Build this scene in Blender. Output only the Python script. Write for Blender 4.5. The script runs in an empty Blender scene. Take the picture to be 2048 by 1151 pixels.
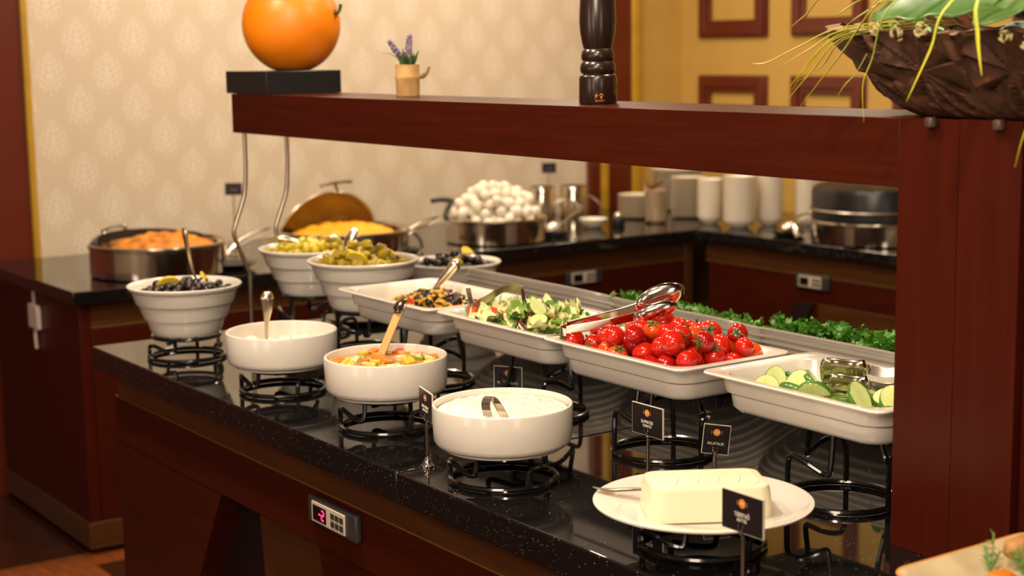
import bpy, math, random
from math import sin, cos, pi, sqrt, radians, atan2, exp
from mathutils import Vector, Matrix, noise
random.seed(7)
D = bpy.data
COL = bpy.context.scene.collection
SC = bpy.context.scene
ZC = 0.95            # height of the granite counters

# ------------------------------------------------------------------ camera
yaw, pitch, roll, fpx = 0.60586489, 0.15103929, -0.01424486, 3147.7
fw = Vector((sin(yaw)*cos(pitch), cos(yaw)*cos(pitch), -sin(pitch)))
r0 = Vector((cos(yaw), -sin(yaw), 0)); u0 = r0.cross(fw)
rt = r0*cos(roll) + u0*sin(roll); up = -r0*sin(roll) + u0*cos(roll)
camd = D.cameras.new('camera'); cam = D.objects.new('camera', camd); COL.objects.link(cam)
M = Matrix((rt, up, -fw)).transposed().to_4x4(); M.translation = Vector((0, 0, 1.75))
cam.matrix_world = M
camd.sensor_width = 36; camd.lens = fpx/2048*36
camd.dof.use_dof = True; camd.dof.focus_distance = 2.95; camd.dof.aperture_fstop = 3.6
camd.clip_start = .05
SC.camera = cam

# ------------------------------------------------------------------ world, lights, exposure
w = D.worlds.new('world'); SC.world = w; w.use_nodes = True
w.node_tree.nodes['Background'].inputs[0].default_value = (1, .8, .6, 1)
w.node_tree.nodes['Background'].inputs[1].default_value = .05
SC.view_settings.view_transform = 'Standard'; SC.view_settings.look = 'None'
SC.view_settings.gamma = 1; SC.view_settings.exposure = 0.08
SC.view_settings.use_curve_mapping = False
WARM = (1, .82, .61)
def area(loc, size, power, col=WARM, target=None, sy=None, spread=180):
    l = D.lights.new('area_light', 'AREA'); l.energy = power; l.color = col; l.size = size
    if sy: l.shape = 'RECTANGLE'; l.size_y = sy
    else: l.shape = 'DISK'
    l.spread = radians(spread)
    o = D.objects.new('area_light', l); COL.objects.link(o); o.location = loc
    d = (Vector(target) - Vector(loc)) if target else Vector((0, 0, -1))
    o.rotation_euler = d.to_track_quat('-Z', 'Y').to_euler()
    return o
# recessed ceiling downlights (small and round) plus an added camera-side fill and soft wall washers
for i, (x, y, p) in enumerate([(1.0, 1.3, 26), (1.0, 2.4, 28), (1.0, 3.6, 28), (2.7, 2.3, 20), (2.7, 3.7, 18),
                  (2.6, 5.1, 16), (3.9, 5.1, 16), (4.5, 4.2, 12)]):
    area((x, y, 2.96), .16, p)
area((-.6, .3, 2.75), 1.3, 62, target=(1.9, 2.6, 1.0))  # large soft fill added behind the camera to brighten the dish fronts
area((3.3, 5.5, 2.93), 2.8, 22, col=(1, .86, .68), sy=.4, target=(3.3, 6.25, 1.9))
area((4.6, 5.0, 2.93), .5, 6, col=(1, .82, .58), sy=1.6, target=(5.4, 5.3, 1.6))
# tall windows of the dining room behind and left of the photographer
area((-2.9, .2, 1.55), .8, 15, col=(1, .80, .68), sy=1.7, target=(2.0, .9, 1.5))
area((-2.9, 2.6, 1.55), .8, 14, col=(1, .80, .68), sy=1.7, target=(2.0, 2.6, 1.5))
area((.6, -2.4, 1.55), .8, 12, col=(1, .80, .72), sy=1.7, target=(1.6, 3.0, 1.4))

# ------------------------------------------------------------------ materials
MAT = {}
def mat(name, col, rough=.5, metal=0, spec=.5, coat=0, bump=0, bscale=60, var=0, vscale=8, sss=0, trans=0, ior=1.5, emit=None, col2=None, stretch=None, coatr=.05):
    m = D.materials.new(name); m.use_nodes = True; nt = m.node_tree; b = nt.nodes['Principled BSDF']
    b.inputs['Base Color'].default_value = (*col, 1); b.inputs['Roughness'].default_value = rough
    b.inputs['Metallic'].default_value = metal; b.inputs['IOR'].default_value = ior
    b.inputs['Specular IOR Level'].default_value = spec
    b.inputs['Coat Weight'].default_value = coat; b.inputs['Coat Roughness'].default_value = coatr
    if trans: b.inputs['Transmission Weight'].default_value = trans
    if sss:
        b.inputs['Subsurface Weight'].default_value = sss; b.inputs['Subsurface Scale'].default_value = .01
        b.inputs['Subsurface Radius'].default_value = (1, .6, .3)
    tc = nt.nodes.new('ShaderNodeTexCoord'); src = tc.outputs['Object']
    if stretch:
        mp = nt.nodes.new('ShaderNodeMapping'); mp.inputs['Scale'].default_value = stretch
        nt.links.new(src, mp.inputs[0]); src = mp.outputs[0]
    if var or col2:
        n = nt.nodes.new('ShaderNodeTexNoise'); n.inputs['Scale'].default_value = vscale; n.inputs['Detail'].default_value = 4
        nt.links.new(src, n.inputs[0])
        r = nt.nodes.new('ShaderNodeValToRGB'); r.color_ramp.elements[0].position = .35; r.color_ramp.elements[1].position = .65
        c2 = col2 or tuple(max(0, c*(1-var)) for c in col)
        r.color_ramp.elements[0].color = (*c2, 1); r.color_ramp.elements[1].color = (*col, 1)
        nt.links.new(n.outputs[0], r.inputs[0]); nt.links.new(r.outputs[0], b.inputs['Base Color'])
    if bump:
        n = nt.nodes.new('ShaderNodeTexNoise'); n.inputs['Scale'].default_value = bscale; n.inputs['Detail'].default_value = 4
        nt.links.new(src, n.inputs[0])
        bp = nt.nodes.new('ShaderNodeBump'); bp.inputs['Strength'].default_value = bump; bp.inputs['Distance'].default_value = .004
        nt.links.new(n.outputs[0], bp.inputs['Height']); nt.links.new(bp.outputs[0], b.inputs['Normal'])
    if emit:
        b.inputs['Emission Color'].default_value = (*emit[:3], 1); b.inputs['Emission Strength'].default_value = emit[3]
    MAT[name] = m; return m
mat('china', (.80, .74, .66), .18, coat=.4, spec=.5)
mat('china_ribbed', (.90, .83, .74), .25, coat=.3)
mat('china_far', (.82, .74, .62), .2)
mat('plate_rim', (.62, .50, .30), .3, var=.25, vscale=20)
mat('orange_rim', (.75, .30, .06), .35)
mat('mahogany', (.056, .0072, .0018), .36, spec=.2, col2=(.042, .0052, .0014), vscale=6, stretch=(3, .5, 14), bump=.05, bscale=30)
mat('mahogany_side', (.056, .0062, .0018), .36, spec=.2, col2=(.047, .005, .0015), vscale=5, stretch=(14, 14, .5))
mat('brown_veneer', (.085, .030, .007), .30, coat=.2, coatr=.2, col2=(.065, .021, .005), vscale=4, stretch=(1, 1, 8))
mat('dark_recess', (.012, .003, .002), .5)  # near-black; on the sheet between the slanted boards it is painted shade
mat('frame_red', (.11, .013, .003), .35, coat=.2, coatr=.2)
mat('brass_line', (.20, .10, .02), .4)
mat('gold_trim', (.50, .28, .02), .35, metal=.0, var=.2)
mat('wire_black', (.006, .006, .006), .16, coat=.6)
mat('plastic_black', (.012, .011, .011), .35)
mat('plinth_black', (.014, .013, .014), .28)
mat('steel', (.62, .56, .48), .14, metal=1)
mat('spoon_gold', (.86, .74, .52), .24, metal=1)
mat('steel_soft', (.55, .48, .38), .28, metal=1)
mat('steel_pan', (.74, .66, .56), .13, metal=1)
mat('gold_lid', (.44, .36, .19), .40, metal=1)
mat('chrome', (.8, .74, .66), .07, metal=1)
mat('spoon_chrome', (.72, .64, .56), .12, metal=1)
mat('blade_steel', (.52, .49, .36), .14, metal=1)
mat('wood_handle', (.66, .38, .12), .5, var=.2, stretch=(1, 1, 1))
mat('mill_wood', (.020, .009, .006), .28, coat=.5, coatr=.15)
mat('orange_fruit', (.92, .24, .002), .42, bump=.2, bscale=160, coat=.15, coatr=.3)
mat('orange_stem', (.03, .05, .01), .6)
mat('bamboo', (.62, .36, .13), .6, var=.25, vscale=30, bump=.2)
mat('twine', (.25, .14, .06), .8)
mat('lavender', (.22, .15, .36), .7, col2=(.30, .22, .30), vscale=60)
mat('lavender_leaf', (.10, .16, .06), .6, var=.4, vscale=30)
mat('tomato_red', (.66, .016, .006), .16, coat=.5, var=.25, vscale=25, sss=.05)
mat('tomato_deep', (.46, .008, .006), .16, coat=.5, var=.2, vscale=25, sss=.05)
mat('tomato_orange', (.82, .11, .008), .16, coat=.5, col2=(.72, .05, .008), vscale=20, sss=.05)
mat('calyx', (.06, .12, .015), .55, var=.3, vscale=60)
mat('olive_black', (.016, .009, .008), .28, coat=.12, var=.4, vscale=60)
mat('olive_green', (.62, .50, .02), .28, coat=.3, col2=(.42, .30, .015), vscale=35)
mat('pickle', (.50, .36, .015), .3, coat=.3, col2=(.22, .14, .01), vscale=30)
mat('lemon_rind', (.80, .55, .01), .4)
mat('lemon_flesh', (.85, .68, .12), .3, coat=.3, var=.15, vscale=60)
mat('cuc_flesh', (.72, .78, .34), .3, coat=.3, col2=(.58, .68, .22), vscale=60)
mat('cuc_skin', (.04, .13, .012), .3, coat=.3, col2=(.12, .26, .03), vscale=40)
mat('lettuce', (.62, .66, .22), .4, col2=(.80, .74, .44), vscale=18, sss=.1)
mat('lettuce_green', (.13, .28, .035), .4, col2=(.30, .42, .08), vscale=18)
mat('leaf_green', (.02, .14, .012), .4, var=.4, vscale=25)
mat('leaf_purple', (.07, .015, .020), .4, col2=(.14, .05, .03), vscale=30)
mat('mushroom', (.70, .42, .06), .35, coat=.3, col2=(.55, .28, .03), vscale=40)
mat('pepper_red', (.72, .03, .01), .3, coat=.3)
mat('wedge_red', (.78, .12, .05), .3, coat=.3, col2=(.66, .03, .01), vscale=40)
mat('fruit_yellow', (.86, .58, .05), .25, coat=.5, var=.2, vscale=30)
mat('fruit_cream', (.82, .70, .34), .25, coat=.5, var=.15, vscale=30)
mat('fruit_red', (.70, .06, .03), .25, coat=.5, var=.2, vscale=30)
mat('fruit_orange', (.85, .27, .03), .25, coat=.5, var=.25, vscale=30)
mat('fruit_green', (.34, .36, .03), .25, coat=.5, var=.3, vscale=30)
mat('syrup', (.62, .34, .08), .08, coat=.5)
mat('yogurt', (.84, .79, .66), .3, coat=.4, bump=.5, bscale=25, sss=.1)
mat('soft_cheese', (.90, .85, .68), .35, sss=.1)
mat('butter', (.85, .77, .54), .4, bump=.12, bscale=70, sss=.1)
mat('egg', (.86, .78, .64), .35, sss=.05)
mat('fries', (.72, .28, .012), .5, col2=(.48, .13, .006), vscale=30, bump=.3)
mat('scramble', (.92, .46, .01), .5, col2=(.80, .33, .01), vscale=25, bump=.3)
mat('parsley', (.05, .22, .012), .4, col2=(.12, .36, .03), vscale=35)
mat('parsley_stem', (.14, .26, .05), .5)
mat('grass_blade', (.66, .60, .02), .4, col2=(.36, .42, .03), vscale=6)
mat('big_leaf', (.035, .12, .015), .35, coat=.1, col2=(.10, .19, .045), vscale=6)
mat('small_bud', (.45, .38, .16), .6)
mat('carved', (.10, .038, .018), .58, col2=(.05, .022, .012), vscale=50, bump=.15, bscale=150, spec=.3)
mat('carved_edge', (.30, .16, .07), .6, var=.4, vscale=20)
mat('carrot', (.85, .20, .01), .4, var=.15)
mat('ginger', (.55, .28, .09), .6, col2=(.42, .18, .05), vscale=30, bump=.5)
mat('ham', (.75, .30, .24), .4, var=.1)
mat('wicker', (.40, .16, .05), .5, var=.5, vscale=30)
mat('card_black', (.016, .012, .014), .25, coat=.3)
mat('bracket_brown', (.06, .03, .015), .4)
mat('card_edge', (.72, .62, .48), .5)
mat('print_white', (.75, .68, .58), .6)
mat('print_orange', (.80, .25, .02), .5)
mat('device_grey', (.035, .033, .030), .4)
mat('device_face', (.62, .52, .42), .4)
mat('lcd', (.010, .004, .004), .15)
mat('led', (.9, .02, .08), .5, emit=(1, .03, .12, 3.0))
mat('socket_white', (.65, .55, .48), .4)
mat('floor_dark', (.06, .016, .006), .3, coat=.3, coatr=.1, col2=(.035, .009, .004), vscale=5, stretch=(1, 6, 1))
mat('floor_lit', (.30, .085, .02), .3, coat=.3, coatr=.1, col2=(.22, .055, .012), vscale=5, stretch=(6, 1, 1))  # orange planks: light falling on the floor put into the colour
mat('wall_yellow', (.54, .33, .075), .6, var=.05)
mat('plaster', (.6, .5, .38), .8)
mat('ceiling_white', (.75, .7, .62), .9)
mat('jar_content', (.62, .46, .32), .6, var=.2)
g = mat('glass', (1, .97, .92), .02, trans=1, ior=1.45)

# polished black granite with white flecks
def granite():
    m = D.materials.new('granite'); m.use_nodes = True; nt = m.node_tree; b = nt.nodes['Principled BSDF']
    tc = nt.nodes.new('ShaderNodeTexCoord')
    out = None
    for sc, th, wsel in ((260, .20, .95), (120, .14, .95)):
        v = nt.nodes.new('ShaderNodeTexVoronoi'); v.inputs['Scale'].default_value = sc
        nt.links.new(tc.outputs['Object'], v.inputs['Vector'])
        a = nt.nodes.new('ShaderNodeMath'); a.operation = 'LESS_THAN'; a.inputs[1].default_value = th
        nt.links.new(v.outputs['Distance'], a.inputs[0])
        s = nt.nodes.new('ShaderNodeSeparateColor'); nt.links.new(v.outputs['Color'], s.inputs[0])
        g2 = nt.nodes.new('ShaderNodeMath'); g2.operation = 'GREATER_THAN'; g2.inputs[1].default_value = wsel
        nt.links.new(s.outputs[0], g2.inputs[0])
        mu = nt.nodes.new('ShaderNodeMath'); mu.operation = 'MULTIPLY'
        nt.links.new(a.outputs[0], mu.inputs[0]); nt.links.new(g2.outputs[0], mu.inputs[1])
        if out is None: out = mu
        else:
            ad = nt.nodes.new('ShaderNodeMath'); ad.operation = 'MAXIMUM'
            nt.links.new(out.outputs[0], ad.inputs[0]); nt.links.new(mu.outputs[0], ad.inputs[1]); out = ad
    mx = nt.nodes.new('ShaderNodeMix'); mx.data_type = 'RGBA'
    mx.inputs[6].default_value = (.007, .006, .006, 1); mx.inputs[7].default_value = (.42, .36, .27, 1)
    nt.links.new(out.outputs[0], mx.inputs[0]); nt.links.new(mx.outputs[2], b.inputs['Base Color'])
    b.inputs['Roughness'].default_value = .035; b.inputs['IOR'].default_value = 1.62
    MAT['granite'] = m
granite()

# damask wallpaper: staggered feathery medallions, slightly paler and raised on a beige ground
def wallpaper():
    m = D.materials.new('wallpaper'); m.use_nodes = True; nt = m.node_tree; b = nt.nodes['Principled BSDF']
    b.inputs['Roughness'].default_value = .6
    def N(op, a, c=None, c2=None):
        n = nt.nodes.new('ShaderNodeMath'); n.operation = op
        for i, v in enumerate((a, c, c2)):
            if v is None: continue
            if isinstance(v, (int, float)): n.inputs[i].default_value = v
            else: nt.links.new(v, n.inputs[i])
        return n.outputs[0]
    tc = nt.nodes.new('ShaderNodeTexCoord'); sp = nt.nodes.new('ShaderNodeSeparateXYZ')
    nt.links.new(tc.outputs['Object'], sp.inputs[0])
    PX, PZ = .2375, .271
    tot = None
    for ox, oz in ((0, 0), (.5, .5)):
        u = N('ADD', N('DIVIDE', sp.outputs[0], PX), ox+50.1442); v = N('ADD', N('DIVIDE', sp.outputs[2], PZ), oz+50.803)
        fu = N('MULTIPLY', N('SUBTRACT', N('FRACT', u), .5), PX); fv = N('MULTIPLY', N('SUBTRACT', N('FRACT', v), .5), PZ)
        ax = N('ABSOLUTE', fu)
        # drop-shaped outline: narrow towards the top
        wv = N('SUBTRACT', 1.0, N('MULTIPLY', fv, 2.4))
        rr = N('SQRT', N('ADD', N('POWER', N('DIVIDE', ax, N('MULTIPLY', wv, .070)), 2), N('POWER', N('DIVIDE', fv, .088), 2)))
        # leaf lobes fan out from the stem
        lob = N('SINE', N('ADD', N('MULTIPLY', N('ADD', fv, N('MULTIPLY', ax, -.75)), 230), 0))
        vein = N('SINE', N('MULTIPLY', N('ADD', ax, N('MULTIPLY', fv, .25)), 260))
        edge = N('ADD', rr, N('MULTIPLY', lob, .20))
        mask = N('LESS_THAN', edge, .93)
        cut = N('GREATER_THAN', N('ADD', N('MULTIPLY', lob, .8), N('MULTIPLY', vein, .75)), -.05)
        stem = N('LESS_THAN', ax, .004)
        mm = N('MULTIPLY', mask, N('MAXIMUM', cut, stem))
        tot = mm if tot is None else N('MAXIMUM', tot, mm)
    mx = nt.nodes.new('ShaderNodeMix'); mx.data_type = 'RGBA'
    mx.inputs[6].default_value = (.60, .49, .36, 1); mx.inputs[7].default_value = (.69, .59, .47, 1)
    nt.links.new(tot, mx.inputs[0]); nt.links.new(mx.outputs[2], b.inputs['Base Color'])
    MAT['wallpaper'] = m
wallpaper()

# ------------------------------------------------------------------ mesh helpers
class MB:
    def __init__(s): s.v = []; s.f = []
    def add(s, vs, fs):
        o = len(s.v); s.v += [tuple(p) for p in vs]; s.f += [tuple(i+o for i in f) for f in fs]; return s
    def box(s, x0, x1, y0, y1, z0, z1):
        return s.add([(x0,y0,z0),(x1,y0,z0),(x1,y1,z0),(x0,y1,z0),(x0,y0,z1),(x1,y0,z1),(x1,y1,z1),(x0,y1,z1)],
                     [(0,3,2,1),(4,5,6,7),(0,1,5,4),(1,2,6,5),(2,3,7,6),(3,0,4,7)])
    def lathe(s, prof, seg=48, c=(0,0,0), cap0=True, cap1=True):
        vs = []; fs = []
        for r, z in prof:
            for k in range(seg):
                a = 2*pi*k/seg; vs.append((c[0]+r*cos(a), c[1]+r*sin(a), c[2]+z))
        for i in range(len(prof)-1):
            for k in range(seg):
                k2 = (k+1) % seg
                fs.append((i*seg+k, i*seg+k2, (i+1)*seg+k2, (i+1)*seg+k))
        if cap0: fs.append(tuple(range(seg-1, -1, -1)))
        if cap1: fs.append(tuple((len(prof)-1)*seg+k for k in range(seg)))
        return s.add(vs, fs)
    def rings(s, loops, cap0=True, cap1=True):
        n = len(loops[0]); vs = [p for l in loops for p in l]; fs = []
        for i in range(len(loops)-1):
            for k in range(n):
                k2 = (k+1) % n; fs.append((i*n+k, i*n+k2, (i+1)*n+k2, (i+1)*n+k))
        if cap0: fs.append(tuple(range(n-1, -1, -1)))
        if cap1: fs.append(tuple((len(loops)-1)*n+k for k in range(n)))
        return s.add(vs, fs)
    def tube(s, pts, r, seg=8, closed=False, smooth=0, flat=None):
        P = [Vector(p) for p in pts]
        R = list(r) if hasattr(r, '__len__') else None
        if smooth:
            Q = []; RR = []; n = len(P); rng = n if closed else n-1
            for i in range(rng):
                a = P[(i-1) % n] if (closed or i > 0) else P[0]; b = P[i]; c = P[(i+1) % n]
                d = P[(i+2) % n] if (closed or i+2 < n) else P[-1]
                for t in range(smooth):
                    t = t/smooth
                    Q.append(.5*((2*b)+(c-a)*t+(2*a-5*b+4*c-d)*t*t+(3*b-a-3*c+d)*t**3))
                    if R: RR.append(R[i]*(1-t)+R[(i+1) % n]*t)
            if not closed: Q.append(P[-1]); RR.append(R[-1] if R else 0)
            P = Q
            if R: R = RR
        n = len(P); loops = []; nrm = None
        for i in range(n):
            t = (P[(i+1) % n]-P[i-1]) if closed else (P[min(i+1, n-1)]-P[max(i-1, 0)])
            t.normalize()
            if nrm is None:
                nrm = t.cross(Vector((0, 0, 1)))
                if nrm.length < .1: nrm = t.cross(Vector((0, 1, 0)))
            nrm = (nrm - t*nrm.dot(t)).normalized(); bi = t.cross(nrm)
            rad = R[i] if R else r
            fl = flat if flat else 1
            loops.append([P[i]+nrm*cos(2*pi*k/seg)*rad+bi*sin(2*pi*k/seg)*rad*fl for k in range(seg)])
        if closed:
            vs = [p for l in loops for p in l]; fs = []
            for i in range(n):
                j = (i+1) % n
                for k in range(seg):
                    k2 = (k+1) % seg; fs.append((i*seg+k, i*seg+k2, j*seg+k2, j*seg+k))
            return s.add(vs, fs)
        return s.rings(loops)
    def ball(s, c, r, seg=14, rg=9, sc=(1,1,1), rot=None, nz=0, nf=3, seed=0):
        vs = []; fs = []
        for i in range(rg+1):
            th = pi*i/rg
            for k in range(seg):
                a = 2*pi*k/seg
                p = Vector((sin(th)*cos(a), sin(th)*sin(a), cos(th)))
                if nz: p = p*(1+nz*noise.noise(p*nf+Vector((seed, seed*1.7, 0))))
                p = Vector((p.x*sc[0], p.y*sc[1], p.z*sc[2]))*r
                if rot: p = rot @ p
                vs.append(p+Vector(c))
        for i in range(rg):
            for k in range(seg):
                k2 = (k+1) % seg; fs.append((i*seg+k, (i+1)*seg+k, (i+1)*seg+k2, i*seg+k2))
        return s.add(vs, fs)
    def xf(s, m):
        s.v = [tuple(m @ Vector(p)) for p in s.v]; return s
    def mesh(s, name, m, smooth=True, ang=40):
        me = D.meshes.new(name); me.from_pydata(s.v, [], s.f)
        me.materials.append(MAT[m] if isinstance(m, str) else m)
        if smooth:
            me.polygons.foreach_set('use_smooth', [True]*len(me.polygons)); me.set_sharp_from_angle(angle=radians(ang))
        me.update(); return me
    def build(s, name, m, parent=None, bevel=0, smooth=True, ang=40, loc=None, bseg=2):
        o = D.objects.new(name, s.mesh(name, m, smooth, ang)); COL.objects.link(o)
        if parent: o.parent = parent
        if loc: o.location = loc
        if bevel:
            b = o.modifiers.new('bevel', 'BEVEL'); b.width = bevel; b.segments = bseg; b.limit_method = 'ANGLE'
        return o
def tag(o, label=None, cat=None, group=None, kind=None):
    if label: o['label'] = label
    if cat: o['category'] = cat
    if group: o['group'] = group
    if kind: o['kind'] = kind
    return o
def thing(name, label, cat, loc=(0,0,0), rz=0, group=None):
    o = D.objects.new(name, None); COL.objects.link(o); o.location = loc; o.rotation_euler = (0, 0, rz)
    o.empty_display_size = .02
    return tag(o, label, cat, group)
def put(name, mesh, loc, rot, parent=None):
    o = D.objects.new(name, mesh); COL.objects.link(o); o.location = loc; o.rotation_euler = rot
    if parent: o.parent = parent
    return o
def rrect(hx, hy, rc, z, n=6, cx=0, cy=0, bow=0):
    rc = min(rc, hx*.98, hy*.98); pts = []
    for q, (sx, sy) in enumerate(((1,1),(-1,1),(-1,-1),(1,-1))):
        for k in range(n+1):
            a = pi/2*(q + k/n); pts.append((cx+sx*(hx-rc)+rc*cos(a), cy+sy*(hy-rc)+rc*sin(a), z))
    return pts
def mound(rx, ry, h, n=22, m=48, nz=.25, nf=30, seed=0, p=2, z0=0, superl=2):
    """a heaped, lumpy dome"""
    b = MB(); loops = []
    for i in range(n):
        t = 1-i/(n-1)*.985
        l = []
        for k in range(m):
            a = 2*pi*k/m; ca, sa = cos(a), sin(a)
            s_ = (abs(ca)**superl+abs(sa)**superl)**(-1/superl)
            x, y = rx*t*ca*s_, ry*t*sa*s_
            z = h*(1-t**p)+h*nz*noise.noise(Vector((x*nf, y*nf, seed)))*(1-t**8)
            l.append((x, y, z0+z))
        loops.append(l)
    return b.rings(loops)
def text_mesh(txt, size, m, name='lettering', font_sx=1, ext=.0003):
    c = D.curves.new('t', 'FONT'); c.body = txt; c.size = size; c.align_x = 'CENTER'; c.align_y = 'CENTER'; c.extrude = ext
    c.space_character = 1.05; c.resolution_u = 3
    o = D.objects.new('t', c); COL.objects.link(o)
    dg = bpy.context.evaluated_depsgraph_get(); me = D.meshes.new_from_object(o.evaluated_get(dg))
    D.objects.remove(o); me.name = name; me.materials.clear(); me.materials.append(MAT[m])
    for v in me.vertices: v.co.x *= font_sx
    return me

# ================================================================== SETTING
def struct(name, b, m, **k): return tag(b.build(name, m, **k), kind='structure')
WY = 6.25; WX = 5.417
fl = MB().box(-3, 8.2, -2.5, 7.2, -.10, -.006); floor = struct('floor', fl, 'dark_recess', smooth=False)
# parquet: wide planks, the pale orange ones carry the lit floor area in their colour
tl = [MB().box(0, .298, 0, .148, 0, .006).mesh('plank', mm, smooth=False) for mm in ('floor_dark', 'floor_lit')]
rows = 0
for i in range(-2, 13):
    for j in range(0, 13):
        x = 0.15+i*.30+(j % 2)*.15; y = 4.55+j*.15
        if y < 3.9 or x > 2.4: continue
        lt = 1 if ((i, j) in ((4, 4), (4, 3), (3, 1), (4, 2), (5, 4), (2, 1), (4, 0), (5, 1), (1, 5))) else 0
        o = D.objects.new('plank', tl[lt]); COL.objects.link(o); o.parent = floor; o.location = (x, y, -.006)
MB().box(-3, 8.2, -2.5, 4.54, -.006, 0).build('floorboard', 'floor_dark', floor, smooth=False)
struct('wall_back', MB().box(2.017, 4.793, WY, WY+.1, 0, 3.0), 'wallpaper', smooth=False)
# wood panelled left pilaster, gilt trims and pilaster beside the wallpaper
struct('wall_left', MB().box(-3, 1.988, WY-.02, WY+.1, 0, 3.0), 'frame_red', smooth=False)
struct('trim_1', MB().box(1.988, 2.017, WY-.035, WY+.02, 0, 3.0), 'gold_trim', bevel=.008)
struct('trim_2', MB().box(4.793, 4.862, WY-.03, WY+.1, 0, 3.0), 'frame_red', bevel=.006)
struct('trim_3', MB().box(4.862, 4.905, WY-.045, WY+.1, 0, 3.0), 'gold_trim', bevel=.008)
struct('trim_4', MB().box(4.905, 5.062, WY-.03, WY+.1, 0, 3.0), 'frame_red', bevel=.006)
struct('trim_5', MB().box(5.062, 5.115, WY-.045, WY+.1, 0, 3.0), 'gold_trim', bevel=.008)
struct('wall_alcove', MB().box(5.115, WX, WY-.005, WY+.1, 0, 3.0), 'wall_yellow', smooth=False)
wr = struct('wall_right', MB().box(WX, WX+.1, 1.0, WY+.1, 0, 3.0), 'wall_yellow', smooth=False)
# square red moulding frames on the yellow wall
def wall_frame(y1, y0, z0, z1):
    # mitred moulding with two steps, applied to the wall face
    for (inset, wd, th) in ((0, .085, .02), (.012, .045, .032)):
        b = MB()
        a0, a1, c0, c1 = y0+inset, y1-inset, z0+inset, z1-inset
        if a1-a0 < .2 or c1-c0 < .1: continue
        o_ = [(a0,c0),(a1,c0),(a1,c1),(a0,c1)]; i_ = [(a0+wd,c0+wd),(a1-wd,c0+wd),(a1-wd,c1-wd),(a0+wd,c1-wd)]
        vs = [(WX, *p) for p in o_]+[(WX-th, *p) for p in o_]+[(WX-th, *p) for p in i_]+[(WX, *p) for p in i_]
        fs = []
        for k in range(4):
            k2 = (k+1) % 4
            fs += [(k,k2,4+k2,4+k),(4+k,4+k2,8+k2,8+k),(8+k,8+k2,12+k2,12+k)]
        b.add(vs, fs)
        yield b
for (y1, y0) in ((6.10, 5.61), (5.445, 4.975), (4.81, 4.34), (4.18, 3.70), (3.55, 3.07)):
    for (z0, z1) in ((1.788, 2.20), (1.37, 1.602), (2.36, 2.78)):
        fr = None
        for b in wall_frame(y1, y0, z0, z1):
            if fr is None: fr = b.build('moulding_frame', 'frame_red', wr, bevel=.004)
            else: b.build('moulding_frame_bead', 'frame_red', fr, bevel=.004)
struct('ceiling', MB().box(-3, 8.2, -2.5, 7.2, 3.02, 3.1), 'ceiling_white', smooth=False)
struct('wall_front', MB().box(-3, 8.2, -2.6, -2.5, 0, 3.0), 'plaster', smooth=False)
struct('wall_far_left', MB().box(-3.1, -3, -2.5, 6.4, 0, 3.0), 'plaster', smooth=False)

# ================================================================== BACK COUNTERS
def counter_slab(name, label, boxes):
    b = MB()
    for q in boxes: b.box(*q)
    return tag(b.build(name, 'granite', bevel=.003), label, 'countertop')
# left-hand back run: granite top
b = MB()
L = [(1.785,5.20),(4.60,5.20),(4.60,1.6),(5.41,1.6),(5.41,6.20),(1.785,6.20)]
n = len(L); vs = [(x,y,.905) for x,y in L]+[(x,y,.95) for x,y in L]
b.add(vs, [tuple(range(n-1,-1,-1)), tuple(range(n,2*n))]+[(i,(i+1)%n,n+(i+1)%n,n+i) for i in range(n)])
tag(b.build('granite_countertop', 'granite', bevel=.003), 'L-shaped black granite worktop of the rear buffet along the patterned wall', 'countertop')
cab = thing('buffet_cabinet', 'dark red wooden buffet cabinet under the rear black worktop, left run', 'cabinet', (1.825, 5.25, 0))
def cbox(name, m, par, x0,x1,y0,y1,z0,z1, bev=.002, o=(0,0,0)):
    return MB().box(x0-o[0],x1-o[0],y0-o[1],y1-o[1],z0-o[2],z1-o[2]).build(name, m, par, bevel=bev)
oc = (1.825, 5.25, 0)
cbox('carcass', 'mahogany_side', cab, 1.825, 4.62, 5.28, 6.2, .12, .904, o=oc)
cbox('end_panel', 'mahogany_side', cab, 1.82, 1.86, 5.25, 6.2, .11, .904, o=oc)
cbox('upper_band', 'brown_veneer', cab, 1.86, 4.60, 5.2555, 5.285, .8145, .904, o=oc)
cbox('gold_line', 'brass_line', cab, 1.86, 4.60, 5.2515, 5.285, .811, .8145, o=oc, bev=0)
xs = [1.86, 2.77, 3.68, 4.57]
for k in range(3):
    cbox('front_panel', 'mahogany', cab, xs[k]+.003, xs[k+1]-.003, 5.252, 5.285, .12, .806, o=oc)
cbox('corner_post', 'brown_veneer', cab, 4.572, 4.615, 5.247, 5.285, .12, .904, o=oc)
cbox('skirting', 'brown_veneer', cab, 1.815, 4.62, 5.245, 6.2, .025, .12, o=oc)
cbox('plinth', 'dark_recess', cab, 1.86, 4.62, 5.29, 6.15, 0, .025, o=oc)
cab2 = thing('buffet_cabinet', 'dark red wooden buffet cabinet of the rear right run, behind the brown pillar', 'cabinet', (4.64, 3.0, 0))
oc = (4.64, 3.0, 0)
cbox('carcass', 'mahogany_side', cab2, 4.67, 5.40, 1.7, 5.20, .12, .904, o=oc)
cbox('upper_band', 'brown_veneer', cab2, 4.6435, 4.67, 1.7, 5.19, .8145, .904, o=oc)
cbox('gold_line', 'brass_line', cab2, 4.6395, 4.67, 1.7, 5.19, .811, .8145, o=oc, bev=0)
for k in range(3):
    cbox('front_panel', 'mahogany', cab2, 4.64, 4.67, 1.75+k*1.14+.003, 1.75+(k+1)*1.14-.003, .12, .806, o=oc)
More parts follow.
